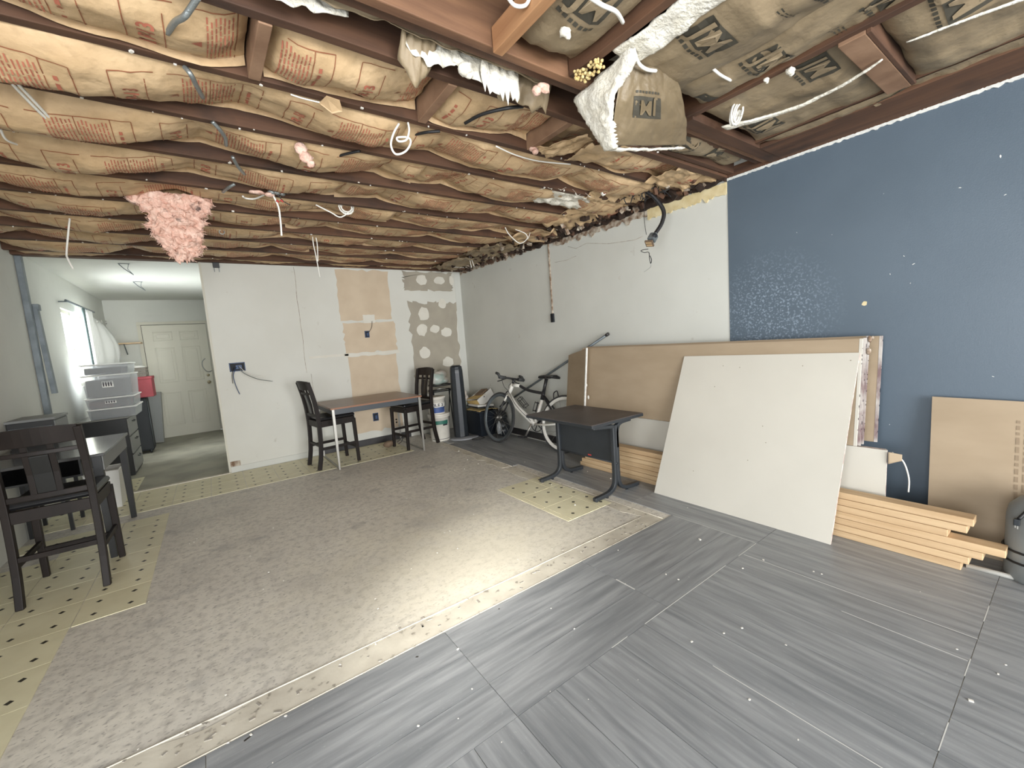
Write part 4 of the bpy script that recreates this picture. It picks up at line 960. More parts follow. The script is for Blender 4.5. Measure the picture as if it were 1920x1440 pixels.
for k in range(3):
    c = Vector((XL + .13 + .025*k, 8.16 + .13*k, 1.97)); b.tube([c + Vector((.004, .022*math.cos(a*PI/6), .022*math.sin(a*PI/6))) for a in range(12)], .006, 6, True)
b.obj('grommets', 'steel', bpy.data.objects['curtain.002'])
# ceiling hook brackets
for k, (x_, y_, lb) in enumerate(((-.64, 6.30, 'nearer metal bracket under the back room ceiling'), (-.66, 7.6, 'farther metal bracket under the back room ceiling'))):
    t = thing('ceiling_bracket', lb, 'bracket', (x_, y_, 2.44)); t.scale = (.55, .8, .9)
    MB().sweep([(-.08, 0, -.004), (.10, .0, -.004)], .02, .004, (0, 1, 0)).obj('arm', 'galv', t)
    MB().tube([(-.07, 0, -.006), (.0, .02, -.06), (.12, .10, -.12)], .006, 6).obj('hook', 'galv', t)
    MB().tube([(.08, 0, -.006), (.05, .05, -.06), (.12, .10, -.12)], .005, 6).obj('brace', 'galv', t)
# steel post at the room opening
t = thing('steel_post', 'grey galvanised steel post at the left wall opening', 'post', (XL + .03, 5.84, 0))
b = MB(); b.box((-.03, -.035, 0), (.012, .035, 2.395)); b.obj('post', 'galv', t, bevel=.003)
b = MB(); b.box((.015, .045, 1.1), (.05, .11, 1.92), rot=Matrix.Rotation(R(-1.5), 3, 'Y')); b.obj('side_plate', 'galv', t, bevel=.002)
b = MB(); b.box((.0, .05, 1.9), (.05, .12, 1.96)); b.obj('bolt_plate', 'galv', t, bevel=.003)

# filing cabinet and totes
t = thing('file_cabinet', 'black filing cabinet with grey drawer fronts under the clear totes', 'cabinet', (-1.09, 7.08, 0))
MB().box((-.23, -.34, .0), (.20, .34, .70)).obj('body', 'black_paint', t, bevel=.004)
MB().box((-.235, -.35, .70), (.225, .35, .715)).obj('top', 'file_grey', t, bevel=.003)
for k in range(3):
    z0 = .04 + k*.222
    o = MB().box((.20, -.325, z0), (.214, .325, z0 + .205)).obj('drawer', 'file_grey', t, bevel=.003)
    MB().tube([(.214, -.07, z0 + .15), (.235, -.06, z0 + .145), (.235, .06, z0 + .145), (.214, .07, z0 + .15)], .006, 6).obj('handle', 'black_plastic', o)
def tote(label, z, h, fill, fh, lid_c='tote_lid', sticker=True, w=.21, l=.30):
    t = thing('storage_tote', label, 'storage tote', (-1.0, 7.06, z), group='clear storage totes stacked on the file cabinet')
    k = .94
    b = MB(); vs = [(-w*k, -l*k, 0), (w*k, -l*k, 0), (w*k, l*k, 0), (-w*k, l*k, 0), (-w, -l, h), (w, -l, h), (w, l, h), (-w, l, h)]
    b.add(vs, [(0, 3, 2, 1), (0, 1, 5, 4), (1, 2, 6, 5), (2, 3, 7, 6), (3, 0, 4, 7)]); b.obj('tub', 'clear_tote', t, solid=.003)
    b = MB(); kk = .93; b.box((-w*kk + .004, -l*kk + .004, .006), (w*kk - .05, l*kk - .004, h*fh)); b.obj('contents', fill, t, bevel=.01)
    b = MB(); b.box((-w - .012, -l - .012, h - .006), (w + .012, l + .012, h + .010)); b.obj('lid', lid_c, t, bevel=.006)
    if sticker:
        MB().box((-.05, -l*.965 - .004, h*.45), (.05, -l*.965, h*.75)).obj('label_sticker', 'lbl_white', t)
        bb = MB()
        for q in range(4): bb.box((-.042 + q*.022, -l*.965 - .0052, h*.50), (-.030 + q*.022, -l*.965 - .004, h*.70))
        bb.obj('label_text', 'lbl_ink', t, kind='stuff')
z = .716
tote('lowest clear tote of the stack, shallow with dark contents', z, .115, 'tote_fill_dark', .92, sticker=False); z += .127
tote('second lowest clear tote, shallow with red and dark contents', z, .115, 'tote_fill_red', .7); z += .127
tote('deep clear tote with grey contents, second from stack top', z, .255, 'tote_fill_grey', .8); z += .267
tote('topmost clear tote of the stack, shallow', z, .115, 'tote_fill_dark', .7, sticker=False, w=.20)
t = thing('suitcase', 'black upright suitcase beside the filing cabinet', 'suitcase', (-.98, 8.38, 0))
MB().box((-.16, -.14, .03), (.15, .14, .84)).obj('shell', 'suitcase', t, bevel=.03)
for s_ in (-.11, .11): MB().lathe([(0, -.012), (.025, -.012), (.025, .012), (0, .012)], 12).obj('wheel', 'black_plastic', t).matrix_local = Matrix.Translation((s_, -.12, .025)) @ Matrix.Rotation(R(90), 4, 'Y')
MB().tube([(-.05, -.142, .70), (-.05, -.165, .70), (.06, -.165, .70), (.06, -.142, .70)], .008, 6).obj('handle', 'black_plastic', t)
MB().tube([(.151, -.10, .12), (.151, -.10, .78)], .004, 5).obj('zipper', 'galv', t)
t = thing('storage_box', 'red fabric storage box on top of the black suitcase', 'box', (-.90, 8.34, .843))
MB().box((-.17, -.17, 0), (.17, .17, .285)).obj('box_body', 'red_box', t, bevel=.006)
MB().box((-.178, -.178, .265), (.178, .178, .305)).obj('box_lid', 'red_box', t, bevel=.006)
t = thing('wicker_basket', 'grey wicker basket with white linen on the red box', 'basket', (-.93, 8.34, 1.15))
b = MB(); 
for k in range(7): b.box((-.15 - .002*(k % 2), -.15 - .002*(k % 2), k*.018), (.15 + .002*(k % 2), .15 + .002*(k % 2), k*.018 + .015))
b.obj('weave', 'wicker', t, bevel=.004)
MB().tube([(-.152, -.152, .128), (.152, -.152, .128), (.152, .152, .128), (-.152, .152, .128)], .009, 6, True).obj('rim', 'wicker', t)
lump([((-.05, 0, .14), .10, .12, .05), ((.06, .02, .13), .08, .1, .035)], 'linen', 'linen', None, parent=t, seed=60)
t = thing('flat_panel', 'thin grey panel box leaning behind the suitcase near door', 'panel', (-.88, 9.12, 0))
MB().box((-.15, -.02, .01), (.10, .08, .86), rot=Matrix.Rotation(R(4), 3, 'Y'), piv=(0, 0, 0)).obj('panel', 'file_grey', t, bevel=.006)
MB().box((-.14, -.024, .04), (.09, -.02, .82), rot=Matrix.Rotation(R(4), 3, 'Y'), piv=(0, 0, 0)).obj('face', 'grey_side', t)

# ================================================================== LEFT SIDE
# black cabinet with glass side against the left wall
t = thing('black_cabinet', 'black cabinet with a grey side against the left wall', 'cabinet', (-1.19, 5.05, 0))
MB().box((-.135, -.19, .74), (.12, .19, .93)).obj('body', 'black_paint', t, bevel=.003)
MB().box((-.14, -.20, .93), (.13, .20, .95)).obj('top', 'grey_side', t, bevel=.002)
MB().box((.12, -.18, .76), (.126, .18, .92)).obj('side_panel', 'grey_side', t)
MB().box((-.125, -.196, .88), (.11, -.190, .886)).obj('seam_strip', 'galv', t)
for sx in (-.12, .11):
    for sy in (-.17, .17): MB().box((sx - .012, sy - .012, 0), (sx + .012, sy + .012, .74)).obj('leg', 'black_paint', t)
MB().box((-.12, -.17, .30), (.11, .17, .315)).obj('lower_shelf', 'black_paint', t)

# dark desk
t = thing('writing_desk', 'dark wooden desk with grey side behind the left bar stool', 'desk', (-.98, 4.38, 0))
MB().box((-.31, -.50, .72), (.33, .50, .74)).obj('top', 'desk_gloss', t, bevel=.003)
MB().box((.29, -.47, .62), (.315, .47, .72)).obj('side_apron', 'grey_side', t, bevel=.002)
MB().box((-.28, .45, .62), (.29, .47, .72)).obj('rear_apron', 'black_paint', t)
MB().box((-.29, -.44, .60), (.20, .40, .612)).obj('cubby_shelf', 'black_paint', t)
MB().box((-.29, -.44, .612), (-.28, .40, .72)).obj('cubby_side', 'black_paint', t)
MB().box((.19, -.44, .612), (.20, .40, .72)).obj('cubby_side', 'black_paint', t)
for sx in (-.28, .285):
    for sy in (-.46, .46): MB().sweep([(sx, sy, .72), (sx, sy, 0)], [.05, .036], [.05, .036], (1, 0, 0)).obj('leg', 'black_paint', t, bevel=.002)
t = thing('waste_bin', 'white plastic bin behind the dark desk by the opening', 'bin', (-.93, 5.42, 0))
b = MB(); b.add([(-.10, -.12, 0), (.10, -.12, 0), (.10, .12, 0), (-.10, .12, 0), (-.12, -.14, .36), (.12, -.14, .36), (.12, .14, .36), (-.12, .14, .36)], [(0, 3, 2, 1), (0, 1, 5, 4), (1, 2, 6, 5), (2, 3, 7, 6), (3, 0, 4, 7)]); b.obj('bin_body', 'tote_lid', t, solid=.004)
MB().tube([(-.12, -.14, .36), (.12, -.14, .36), (.12, .14, .36), (-.12, .14, .36)], .008, 6, True).obj('rim', 'tote_lid', t)
cable('cord_loop', [(-1.26, 3.62, .10), (-1.22, 3.60, .13), (-1.18, 3.60, .09), (-1.19, 3.60, .03), (-1.25, 3.62, .01)], .006, 'cable_white', 'small white cord loop on the tiles at left edge')

# ---- bar stools
def make_stool(label):
    t = thing('bar_stool', label, 'stool', (0, 0, 0), group='dark wooden counter stools')
    m = 'espresso'; hx = .178
    for s_ in (-1, 1):
        b = MB(); b.sweep(smooth_path([(s_*hx, -.245, 0), (s_*hx, -.21, .18), (s_*hx, -.195, .40), (s_*hx, -.195, .58), (s_*hx, -.215, .78), (s_*hx, -.26, .99)], 3), .034, .042, (1, 0, 0)); b.obj('leg', m, t, bevel=.004)
        b = MB(); b.sweep([(s_*hx, .195, .52), (s_*(hx + .004), .205, 0)], [.038, .032], [.038, .032], (1, 0, 0)); b.obj('leg', m, t, bevel=.004)
        b = MB(); b.box((s_*hx - .010, -.19, .215), (s_*hx + .010, .19, .245)); b.obj('stretcher', m, t, bevel=.003)
        b = MB(); b.sweep([(s_*.052, -.205, .60), (s_*.052, -.215, .74), (s_*.052, -.247, .91)], .028, .016, (1, 0, 0)); b.obj('back_slat', m, t, bevel=.003)
        b = MB(); b.box((s_*hx - .012, -.19, .475), (s_*hx + .012, .19, .545)); b.obj('side_rail', m, t, bevel=.003)
    def arc(z, y, bow): return [( -hx + 2*hx*k/10, y - bow*math.sin(PI*k/10), z) for k in range(11)]
    b = MB(); P0, P1 = arc(.905, -.243, .028), arc(1.0, -.265, .028)
    n = len(P0); vs = []
    for k in range(n): vs += [Vector(P0[k]) + Vector((0, -.010, 0)), Vector(P0[k]) + Vector((0, .010, 0)), Vector(P1[k]) + Vector((0, .010, .010*math.sin(PI*k/10))), Vector(P1[k]) + Vector((0, -.010, .010*math.sin(PI*k/10)))]
    fs = [(0, 1, 2, 3), tuple(4*(n-1) + q for q in (3, 2, 1, 0))] + [(4*k+q, 4*k+4+q, 4*k+4+(q+1) % 4, 4*k+(q+1) % 4) for k in range(n-1) for q in range(4)]
    b.add(vs, fs); b.obj('crest_rail', m, t, bevel=.003)
    b = MB(); b.sweep(arc(.862, -.234, .020), .018, .024, (0, 1, 0)); b.obj('upper_rail', m, t, bevel=.003)
    b = MB(); b.sweep(arc(.610, -.200, .008), .018, .032, (0, 1, 0)); b.obj('lower_rail', m, t, bevel=.003)
    b = MB(); b.sweep([(0, -.205, .625), (0, -.222, .74), (0, -.245, .845)], .078, .012, (1, 0, 0)); b.obj('splat', 'black_paint', t, bevel=.003)
    MB().box((-hx, .185, .475), (hx, .21, .545)).obj('front_rail', m, t, bevel=.003)
    MB().box((-hx, -.205, .475), (hx, -.185, .545)).obj('rear_rail', m, t, bevel=.003)
    MB().box((-hx, .19, .165), (hx, .212, .195)).obj('foot_rest', m, t, bevel=.003)
    MB().box((-hx, -.215, .255), (hx, -.195, .285)).obj('stretcher', m, t, bevel=.003)
    b = MB()
    def cush(i, j):
        return None
    b.box((-.19, -.185, .545), (.19, .215, .585)); o = b.obj('cushion', 'leather', t, bevel=.018)
    return t
s0 = make_stool('dark wooden bar stool seen from behind at left edge')
s0.location = (-.836, 3.68, 0); s0.rotation_euler = (0, 0, R(-1))
dup(s0, (1.07, 5.21, 0), R(-83), 'dark wooden bar stool at the left end of the bar table')
dup(s0, (2.075, 5.22, 0), R(90 + 8), 'dark wooden bar stool at the right end of bar table')

# ---- bar table
t = thing('bar_table', 'walnut-topped table with thin steel legs against the back wall', 'table', (1.53, 5.25, 0))
MB().box((-.53, -.42, .675), (.53, .41, .695)).obj('table_top', 'walnut', t, bevel=.002)
MB().box((-.532, -.424, .676), (.532, -.419, .694)).obj('edge_band', 'walnut_edge', t)
b = MB(); b.box((-.51, -.40, .615), (.51, -.375, .675)); b.box((-.51, .37, .615), (.51, .395, .675)); b.box((-.51, -.40, .615), (-.485, .395, .675)); b.box((.485, -.40, .615), (.51, .395, .675)); b.obj('apron', 'slate_paint', t, bevel=.002)
for s_ in (-1, 1):
    x0_ = s_*.505
    for sy in (-.405, .375): MB().sweep([(x0_, sy, .69), (x0_, sy, .38), (x0_, sy, 0)], [.028, .030, .018], [.028, .022, .016], (1, 0, 0)).obj('leg', 'steel', t, bevel=.002)
    MB().sweep([(x0_, -.40, .012), (x0_, .37, .012)], .016, .012, (1, 0, 0)).obj('floor_bar', 'steel', t)

# ---- typing desk on C legs
t = thing('typing_desk', 'small charcoal metal desk with modesty panel beside the bicycle', 'desk', (2.53, 2.52, 0))
H = .66
t.scale = (1, 1, .947)
x0_, x1_ = 2.22, 2.82; y0_, y1_ = 2.14, 2.93
MB().box((x0_ - 2.53, y0_ - 2.52, H - .028), (x1_ - 2.53, y1_ - 2.52, H)).obj('desk_top', 'desk_top', t, bevel=.004)
MB().box((x0_ - 2.532, y0_ - 2.522, H - .030), (x1_ - 2.528, y1_ - 2.518, H - .006)).obj('edge_band', 'desk_metal', t, bevel=.003)
MB().box((-.01, -.33, .27), (.0, .33, .60)).obj('modesty_panel', 'desk_metal', t, bevel=.002)
MB().tube([(-.005, -.34, .272), (-.005, .34, .272)], .009, 8).obj('panel_rail', 'desk_metal', t)
MB().box((-.013, -.065, .285), (-.010, -.030, .297)).obj('badge', 'lbl_red', t)
for sy in (-.32, .33):
    for s_, nm in ((-1, 'foot'), (1, 'foot')):
        pth = smooth_path([(s_*.016, sy, .60), (s_*.016, sy, .40), (s_*.016, sy, .16), (s_*.030, sy, .085), (s_*.075, sy, .045), (s_*.14, sy, .030), (s_*.265, sy, .024)], 4)
        MB().sweep(pth, .036, .034, (0, 1, 0)).obj('leg', 'desk_metal', t, bevel=.007)
        for q in (.12, .24): MB().lathe([(0, 0), (.012, 0), (.012, .01), (0, .01)], 10, c=(s_*q, sy, 0)).obj('glide', 'black_plastic', t)
    pth = smooth_path([(.016, sy, .40), (.016, sy, .52), (.035, sy, .585), (.08, sy, .612), (.19, sy, .618)], 4)
    MB().sweep(pth, .036, .034, (0, 1, 0)).obj('upper_arm', 'desk_metal', t, bevel=.006)
    MB().sweep([(-.016, sy, .59), (-.25, sy, .617)], .036, .03, (0, 1, 0)).obj('upper_arm', 'desk_metal', t, bevel=.006)

# ---- bicycle
def cyl_between(b, p, q, r0, r1=None, n=12): return b.tube([p, q], [r0, r1 if r1 is not None else r0], n)
bk = thing('bicycle', 'white road-style bicycle with black seat leaning on the white wall', 'bicycle')
rear, front = Vector((3.055, 3.42, 0)), Vector((2.85, 4.42, 0))
f_ = (front - rear).normalized(); up0 = Vector((0, 0, 1)); side0 = f_.cross(up0).normalized()   # side0 points to the wall (+x)
lean = R(12)
upv = up0*math.cos(lean) + side0*math.sin(lean); sdv = side0*math.cos(lean) - up0*math.sin(lean)
# local x = forward, y = left (away from the wall), z = up
ly = -sdv
bk.matrix_world = Matrix(((f_.x, ly.x, upv.x, rear.x), (f_.y, ly.y, upv.y, rear.y), (f_.z, ly.z, upv.z, rear.z), (0, 0, 0, 1)))
WR_ = .325; WB_ = (front - rear).length
def wheel(x_, part, steer=0):
    rt = bpy.data.objects.new(part, None); C.objects.link(rt); rt.parent = bk; rt.location = (x_, 0, WR_); rt.rotation_euler = (0, 0, steer)
    circ = lambda r_, n=40: [(r_*math.cos(2*PI*k/n), 0, r_*math.sin(2*PI*k/n)) for k in range(n)]
    MB().tube(circ(WR_ - .013), .013, 8, True).obj('tyre', 'rubber', rt)
    b = MB(); n = 40; ro, ri = WR_ - .022, WR_ - .055
    for k in range(n):
        a0, a1 = 2*PI*k/n, 2*PI*(k+1)/n
        q = [(ro*math.cos(a), s_*.010, ro*math.sin(a)) for a in (a0, a1) for s_ in (-1, 1)] + [(ri*math.cos(a), s_*.004, ri*math.sin(a)) for a in (a0, a1) for s_ in (-1, 1)]
        b.add(q, [(0, 2, 6, 4), (1, 5, 7, 3), (4, 6, 7, 5)], 0, True)
    b.obj('rim', 'bike_white' if part == 'rear_wheel' else 'galv', rt)
    b = MB()
    for k in range(20):
        a = 2*PI*k/20; s_ = 1 if k % 2 else -1
        b.tube([(.016*math.cos(a + .9*s_), s_*.025, .016*math.sin(a + .9*s_)), (ri*math.cos(a), 0, ri*math.sin(a))], .0013, 4)
    b.obj('spokes', 'steel', rt)
    b = MB(); b.tube([(0, -.045, 0), (0, .045, 0)], .014, 10); b.tube([(0, -.028, 0), (0, -.022, 0)], .024, 12); b.tube([(0, .022, 0), (0, .028, 0)], .024, 12); b.obj('hub', 'steel', rt)
    return rt
wheel(0, 'rear_wheel'); wheel(WB_, 'front_wheel', R(-9))
BB = (.42, 0, .285); ST = (.30, 0, .70); HT = (WB_ - .205, 0, .76); HB = (WB_ - .15, 0, .625); RA = (0, 0, WR_); FA = (WB_, 0, WR_)
b = MB(); b.tube([HB, (.72, 0, .47), BB], [.032, .031, .030], 12); b.obj('down_tube', 'bike_white', bk)
b = MB(); b.tube([HT, HB], .024, 12); b.obj('head_tube', 'bike_white', bk)
b = MB(); b.tube([(HT[0] + .005, 0, .745), (HT[0] - .12, 0, .735)], [.024, .020], 10); b.obj('top_tube_front', 'bike_white', bk)
b = MB(); b.tube(smooth_path([(HT[0] - .12, 0, .735), (.55, 0, .685), (.315, 0, .655)], 4), .018, 10); b.obj('top_tube', 'bike_black', bk)
b = MB(); b.tube([BB, (.335, 0, .58)], [.022, .02], 10); b.obj('seat_tube', 'bike_white', bk)
b = MB(); b.tube([(.335, 0, .58), (.318, 0, .68)], .023, 10); b.obj('seat_clamp', 'bike_black', bk)
b = MB(); b.tube([(.318, 0, .67), (.29, 0, .83)], .020, 10); b.obj('seat_post', 'bike_black', bk)
for s_ in (-1, 1):
    b = MB(); b.tube([(.32, s_*.012, .63), (.22, s_*.028, .53), (.01, s_*.05, WR_)], [.012, .012, .008], 8); b.obj('seat_stay', 'bike_black', bk)
    b = MB(); b.tube([(.40, s_*.02, .285), (.25, s_*.035, .29), (.01, s_*.05, WR_)], [.013, .012, .009], 8); b.obj('chain_stay', 'bike_white', bk)
    b = MB(); b.tube([(HB[0] + .004, s_*.02, HB[2] - .01), (HB[0] + .035, s_*.042, .54)], [.015, .014], 8); b.obj('fork_crown', 'bike_white', bk)
    b = MB(); b.tube([(HB[0] + .035, s_*.042, .54), (WB_, s_*.05, WR_)], [.0125, .009], 8); b.obj('fork_leg', 'bike_black', bk)
b = MB(); b.tube([HT, (HT[0] - .01, 0, .82)], .016, 10); b.tube([(HT[0] - .01, 0, .805), (HT[0] + .025, 0, .825)], .015, 10); b.obj('stem', 'bike_black', bk)
hx_, hz_ = HT[0] + .025, .825
b = MB(); b.tube([(hx_, -.22, hz_), (hx_, .22, hz_)], .0135, 10); b.obj('handlebar', 'bike_black', bk)
for s_ in (-1, 1):
    b = MB(); b.tube([(hx_, s_*.12, hz_), (hx_, s_*.225, hz_)], .022, 10); b.obj('grip', 'rubber', bk)
    b = MB(); b.tube(smooth_path([(hx_, s_*.08, hz_), (hx_ + .045, s_*.09, hz_ - .015), (hx_ + .06, s_*.15, hz_ - .04), (hx_ + .05, s_*.20, hz_ - .05)], 3), .007, 6); b.obj('brake_lever', 'bike_black', bk)
    b = MB(); b.tube([(hx_, s_*.22, hz_), (hx_ + .03, s_*.22, hz_ + .04), (hx_ + .07, s_*.215, hz_ + .05)], .017, 8); b.obj('bar_end', 'rubber', bk)
b = MB(); b.tube(smooth_path([(hx_ + .04, .15, hz_), (hx_ + .06, .07, .72), (HT[0] + .04, .03, .66), (.72, .03, .50), (.46, .03, .32)], 4), .003, 5); b.tube(smooth_path([(hx_ + .04, -.15, hz_), (hx_ + .07, -.03, .74), (hx_, 0, .66)], 4), .003, 5); b.obj('cables', 'cable_black', bk)
def sad(i, j):
    u = i; w_ = .012 + .062*max(0, (u - .35)/.65)**1.2 if u > .35 else .012 + .006*u
    a = (j - .5)*2
    edge = min(1, u/.06, (1 - u)/.05); edge = max(0.02, edge)**.5
    return Vector((.405 - .26*u, a*w_*2*.75*edge, .855 + .012*math.sin(PI*u) + .012*(u > .8)*(u-.8)*4 - .022*a*a))
b = MB(); b.grid(sad, 22, 8); b.obj('saddle', 'bike_black', bk, recalc=False, solid=.016)
b = MB()
for s_ in (-1, 1): b.tube([(.36, s_*.01, .84), (.30, s_*.022, .828), (.20, s_*.02, .845)], .0035, 6)
b.obj('saddle_rails', 'bike_black', bk)
b = MB(); n = 30; rc = .085
b.tube([(BB[0] + rc*math.cos(2*PI*k/n), -.045, BB[2] + rc*math.sin(2*PI*k/n)) for k in range(n)], .005, 6, True)
for k in range(5): b.tube([(BB[0], -.045, BB[2]), (BB[0] + rc*math.cos(2*PI*k/5), -.045, BB[2] + rc*math.sin(2*PI*k/5))], .006, 6)
b.obj('chainring', 'bike_black', bk)
for s_, a in ((1, R(-65)), (-1, R(115))):
    e = (BB[0] + .17*math.cos(a), s_*.075, BB[2] + .17*math.sin(a))
    o = MB().tube([(BB[0], s_*.06, BB[2]), e], [.014, .010], 8).obj('crank_arm', 'steel' if s_ > 0 else 'bike_black', bk)
    MB().box((e[0] - .045, e[1] + (.01 if s_ > 0 else -.085), e[2] - .010), (e[0] + .045, e[1] + (.085 if s_ > 0 else -.01), e[2] + .010)).obj('pedal', 'bike_black', o, bevel=.003)
b = MB(); b.tube([(BB[0], -.045, BB[2] + rc), (.02, -.045, WR_ + .03)], .003, 4); b.tube([(BB[0], -.045, BB[2] - rc), (.02, -.045, WR_ - .09)], .003, 4); b.obj('chain', 'steel', bk)
for (p, q, off) in (((.60, 0, .455), (.72, 0, .555), Vector((-.03, 0, .03))), ((.38, 0, .42), (.35, 0, .54), Vector((.04, 0, .01)))):
    b = MB(); P0, P1 = Vector(p) + off, Vector(q) + off; ax_ = (P1 - P0).normalized(); e1 = ax_.orthogonal().normalized(); e2 = ax_.cross(e1)
    for tt in (.1, .9):
        cc = P0.lerp(P1, tt); b.tube([cc + (e1*math.cos(a*PI/6) + e2*math.sin(a*PI/6))*.036 for a in range(12)], .004, 5, True)
    for a in (0, PI/2, PI, -PI/2): b.tube([P0 + (e1*math.cos(a) + e2*math.sin(a))*.036, P1 + (e1*math.cos(a) + e2*math.sin(a))*.036], .004, 5)
    b.obj('bottle_cage', 'bike_black', bk)
for (x_, z_, dx) in ((.13, .66, 1), (WB_ - .12, .63, -1)):
    b = MB(); b.tube(smooth_path([(x_, .045, z_ - .06), (x_ + .01*dx, .04, z_), (x_, 0, z_ + .03), (x_ + .01*dx, -.04, z_), (x_, -.045, z_ - .06)], 3), .007, 6); b.obj('brake_caliper', 'bike_black', bk)

# ---- corner clutter
def bucket(label, loc, h, r_, bands, lid=True):
    t = thing('bucket', label, 'bucket', loc, group='white plaster buckets in the corner')
    b = MB(); b.lathe([(0, 0), (r_*.88, 0), (r_*.90, .01), (r_*.97, h*.86)] + [(r_*1.05, h*.87), (r_*1.05, h*.90), (r_, h*.905), (r_, h*.98), (0, h*.98)], 28); b.obj('pail', 'bucket', t)
    if lid: MB().lathe([(r_*.5, h), (r_*1.0, h), (r_*1.06, h*.985), (r_*1.06, h*.93), (r_*1.01, h*.925)], 28).obj('rim', 'bucket', t)
    for z0, z1, m, a0, a1 in bands:
        b = MB(); n = 14
        for k in range(n):
            p, q = a0 + (a1-a0)*k/n, a0 + (a1-a0)*(k+1)/n; ra, rb = r_*(.90 + .07*z0/(h*.86)) + .0015, r_*(.90 + .07*z1/(h*.86)) + .0015
            b.add([(ra*math.cos(p), ra*math.sin(p), z0), (ra*math.cos(q), ra*math.sin(q), z0), (rb*math.cos(q), rb*math.sin(q), z1), (rb*math.cos(p), rb*math.sin(p), z1)], [(0, 1, 2, 3)], 0, True)
        b.obj('label_band', m, t)
    return t
bx, by = 2.44, 5.20
b1 = bucket('larger lower white bucket with green label', (bx, by, 0), .375, .142, [(.235, .285, 'lbl_green', R(-150), R(-60)), (.215, .235, 'lbl_ink', R(-95), R(-65)), (.03, .036, 'lbl_ink', R(-170), R(-20))])
b2 = bucket('smaller white bucket with blue label stacked on top', (bx - .02, by, .372), .235, .122, [(.02, .095, 'lbl_blue', R(-150), R(-50)), (.100, .150, 'lbl_white', R(-150), R(-50))])
vs, fs = text_polys('TILE 2', .066, True)
b = MB(); r_ = .1235
b.add([(r_*math.cos(R(-108) + x/r_), r_*math.sin(R(-108) + x/r_), .125 + y*.75) for x, y in vs], fs); b.obj('label_text', 'lbl_ink', b2, kind='stuff')
MB().tube(smooth_path([(-.13, -.02, .20), (-.08, -.10, .10), (.02, -.128, .07), (.1, -.08, .12), (.12, 0, .2)]), .003, 5).obj('bail_handle', 'galv', b2)
# wire rack stand with plastic bag
t = thing('wire_stand', 'black folding metal stand behind the buckets', 'stand', (2.66, 5.50, 0))
for sx in (-.13, .13):
    for sy in (-.10, .10): MB().tube([(sx*.8, sy, 0), (sx, -sy*.2, .66)], .008, 6).obj('leg', 'black_plastic', t)
for z_ in (.64, .72): MB().tube([(-.15, -.10, z_), (.15, -.10, z_), (.15, .10, z_), (-.15, .10, z_)], .009, 6, True).obj('frame', 'black_plastic', t)
MB().tube([(-.12, -.105, .68), (.02, -.105, .67)], .010, 6).obj('latch', 'steel', t)
lump([((2.62, 5.52, .81), .13, .10, .085), ((2.70, 5.55, .86), .10, .08, .07), ((2.55, 5.52, .86), .05, .06, .05), ((2.72, 5.50, .78), .08, .08, .05)], 'bag', 'plastic_bag', 'crumpled pale plastic bag on the black stand', 'bag', 70)
# tall black fan / case
t = thing('tower_fan', 'tall black tower with an oval grey base in the corner', 'tower fan', (2.69, 5.06, 0), R(-20))
b = MB(); sect = [(-.10, -.02), (-.085, -.075), (-.03, -.10), (.03, -.10), (.085, -.075), (.10, -.02), (.09, .06), (-.09, .06)]
vs = []; lv = [(0.03, 1.0), (.5, .97), (.93, .86), (.985, .78), (1.005, .55)]
for z_, k in lv: vs += [(x*k, y*k, z_) for x, y in sect]
n = 8; fs = [tuple(range(n))[::-1], tuple((len(lv)-1)*n + k for k in range(n))] + [(i*n+k, i*n+(k+1) % n, (i+1)*n+(k+1) % n, (i+1)*n+k) for i in range(len(lv)-1) for k in range(n)]
b.add(vs, fs); b.obj('tower', 'black_plastic', t, bevel=.006)
b = MB(); b.sweep([(0, -.104, .10), (0, -.101, .5), (0, -.090, .90)], .05, .006, (1, 0, 0)); b.obj('front_grille', 'tub', t)
b = MB(); b.box((-.03, -.083, .925), (.03, -.076, .965)); b.obj('control_panel', 'dark_hole', t)
b = MB(); b.lathe([(0, 0), (.17, 0), (.175, .008), (.15, .018), (.05, .026), (0, .028)], 32, c=(0, 0, 0)); o = b.obj('base', 'grey_plastic', t); o.scale = (1.15, .8, 1); o.location = (.03, -.05, 0)
# tub, boxes
t = thing('storage_tub', 'black plastic tub with yellow paper under its lid', 'tub', (3.02, 5.02, 0))
b = MB(); b.add([(-.13, -.16, 0), (.15, -.16, 0), (.15, .18, 0), (-.13, .18, 0), (-.15, -.19, .34), (.17, -.19, .34), (.17, .20, .34), (-.15, .20, .34)], [(0, 3, 2, 1), (0, 1, 5, 4), (1, 2, 6, 5), (2, 3, 7, 6), (3, 0, 4, 7)]); b.obj('tub_body', 'tub', t, solid=.006)
MB().tube([(-.15, -.19, .34), (.17, -.19, .34), (.17, .20, .34), (-.15, .20, .34)], .010, 6, True).obj('rim', 'tub', t)
b = MB(); b.grid(lambda i, j: Vector((-.14 + .30*i, -.18 + .36*j, .352 + .02*math.sin(PI*i) + .01*nz(i*5, j*5))), 12, 12); b.obj('paper_cover', 'foam', t, solid=.004)
t = thing('tub_lid', 'dark lid lying tilted on the black tub', 'lid', (2.97, 5.02, .385))
MB().box((-.10, -.16, 0), (.16, .16, .018), rot=Matrix.Rotation(R(6), 3, 'Y')).obj('lid_panel', 'black_plastic', t, bevel=.005)
MB().box((-.09, -.14, .02), (.17, .12, .045), rot=Matrix.Rotation(R(4), 3, 'Y')).obj('paper_stack', 'box_white', t, bevel=.002)
rotb = Matrix.Rotation(R(28), 3, Vector((-.45, -.9, 0)).normalized())
t = thing('cardboard_box', 'white open cardboard box tipped on top of the tub', 'box', (3.07, 5.10, .50))
e = t; e.rotation_euler = (R(-6), R(-26), R(10))
